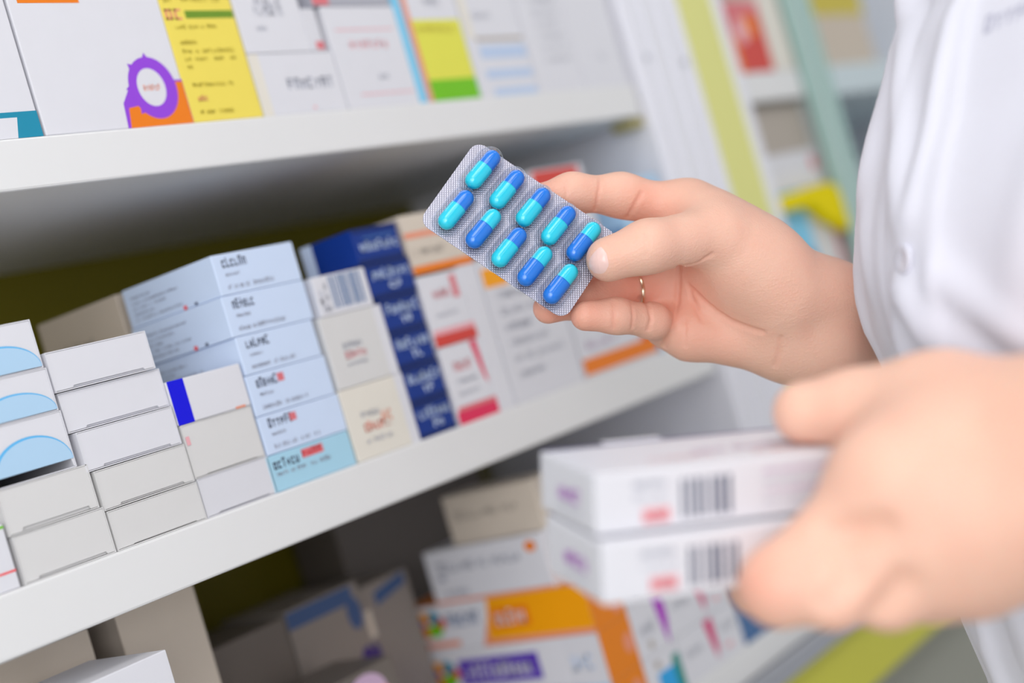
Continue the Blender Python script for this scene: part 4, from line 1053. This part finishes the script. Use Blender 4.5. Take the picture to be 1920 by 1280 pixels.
# buttons down the placket
for hb in (-0.0185, -0.105, -0.19):
    best = 0.0
    if hb > -0.05: best = min(np.linspace(-.3, .3, 121), key=lambda t: abs(cproj(coat_pt(t, hb))[0] - 1702))
    c_ = coat_pt(best, hb, .0004); ca = coat_pt(best + .03, hb); cb_ = coat_pt(best, hb + .006)
    s1 = ca - c_; s1 = s1 / np.linalg.norm(s1); s2_ = cb_ - c_; s2_ -= s1 * (s2_ @ s1); s2_ /= np.linalg.norm(s2_); nn = np.cross(s1, s2_)
    if nn[2] > 0: nn = -nn
    v_ = []; f_ = []; prof_ = [(0.0057, 0.0), (0.0059, 0.0012), (0.0052, 0.0020), (0.0042, 0.0016), (0.0, 0.0014)]; n_ = 28
    for r_, z_ in prof_:
        for j in range(n_):
            a_ = 2 * math.pi * j / n_; v_.append(c2w(c_ + (math.cos(a_) * s1 + math.sin(a_) * s2_) * max(r_, 1e-5) + nn * (z_ + 0.0005)))
    for k in range(len(prof_) - 1):
        for j in range(n_): f_.append((k * n_ + j, k * n_ + (j + 1) % n_, (k + 1) * n_ + (j + 1) % n_, (k + 1) * n_ + j))
    mb = MB(); mb.add(v_, f_, mat('button_white', (226, 226, 238), 0.3), True); mb.build('button', parent=coat)

# faint grey embroidered lettering over the breast pocket
htx = 0.0545
ta = min(np.linspace(-1.3, 0, 261), key=lambda t: abs(cproj(coat_pt(t, htx))[0] - 1850))
tb = ta - 0.34
mb = MB()
for (u0, v0, u1, v1) in glyph_rects(0, 0, 1, 1, 9, 21):
    P4 = [c2w(coat_pt(ta + (tb - ta) * u, htx + 0.0062 * v, .0016)) for u, v in ((u0, v0), (u1, v0), (u1, v1), (u0, v1))]
    mb.add(P4, [(0, 1, 2, 3)], mat('grey_thread', (206, 206, 224), 0.7))
mb.build('embroidery', parent=coat)
# ------------------------------------------------------------------ light: ceiling panels and added fill lights
w = bpy.data.worlds.new('shop_light'); SC.world = w; w.use_nodes = True
bg = w.node_tree.nodes['Background']; bg.inputs['Color'].default_value = (0.93, 0.96, 1.0, 1); bg.inputs['Strength'].default_value = 0.72


def area(name, loc, target, sx, sy, power, color=(1, 1, 1)):
    l = bpy.data.lights.new(name, 'AREA'); l.shape = 'RECTANGLE'; l.size = sx; l.size_y = sy; l.energy = power; l.color = color
    o = bpy.data.objects.new(name, l); COL.objects.link(o); o.location = loc
    d = Vector(target) - Vector(loc); o.rotation_euler = d.to_track_quat('-Z', 'Y').to_euler(); return o


area('ceiling_panel', (0.1, -0.55, 2.85), (0.3, -0.2, 0.0), 1.2, 0.6, 11, (1, 0.99, 0.97))
area('ceiling_panel', (1.3, -0.55, 2.85), (1.2, -0.2, 0.0), 1.2, 0.6, 11, (1, 0.99, 0.97))
area('ceiling_panel', (-0.9, -1.6, 2.85), (0.2, 0.2, 1.0), 1.2, 0.6, 11, (1, 0.99, 0.97))
area('fill_light', (-0.2, -3.2, 1.4), (0.6, 0.5, 1.25), 2.6, 2.4, 5, (0.97, 0.98, 1.0))  # added frontal fill from behind the camera, unseen source
area('fill_light', (-2.6, -0.9, 1.15), (0.5, 0.2, 1.15), 2.4, 2.2, 27, (0.96, 0.98, 1.0))  # added side fill, unseen, to brighten the coat
# the photographer's soft light beside the camera; its image is the glint on every capsule
gn = math.cos(math.radians(15)) * en + math.sin(math.radians(15)) * ey - 0.06 * ex; gn /= np.linalg.norm(gn)
mid = c2w(J(960, 440, .686)); vw = ORG - mid; vw /= np.linalg.norm(vw)
lp = mid + (2 * (gn @ vw) * gn - vw) * 2.0
area('front_softlight', tuple(lp), tuple(mid), 0.95, 0.95, 16, (1, 1, 1))

SC.view_settings.view_transform = 'Standard'; SC.view_settings.look = 'None'
SC.view_settings.exposure = -0.33; SC.view_settings.gamma = 1.0; SC.view_settings.use_curve_mapping = False
SC.cycles.use_denoising = True
SC.cycles.max_bounces = 8; SC.cycles.transparent_max_bounces = 12
SC.cycles.caustics_reflective = False; SC.cycles.caustics_refractive = False
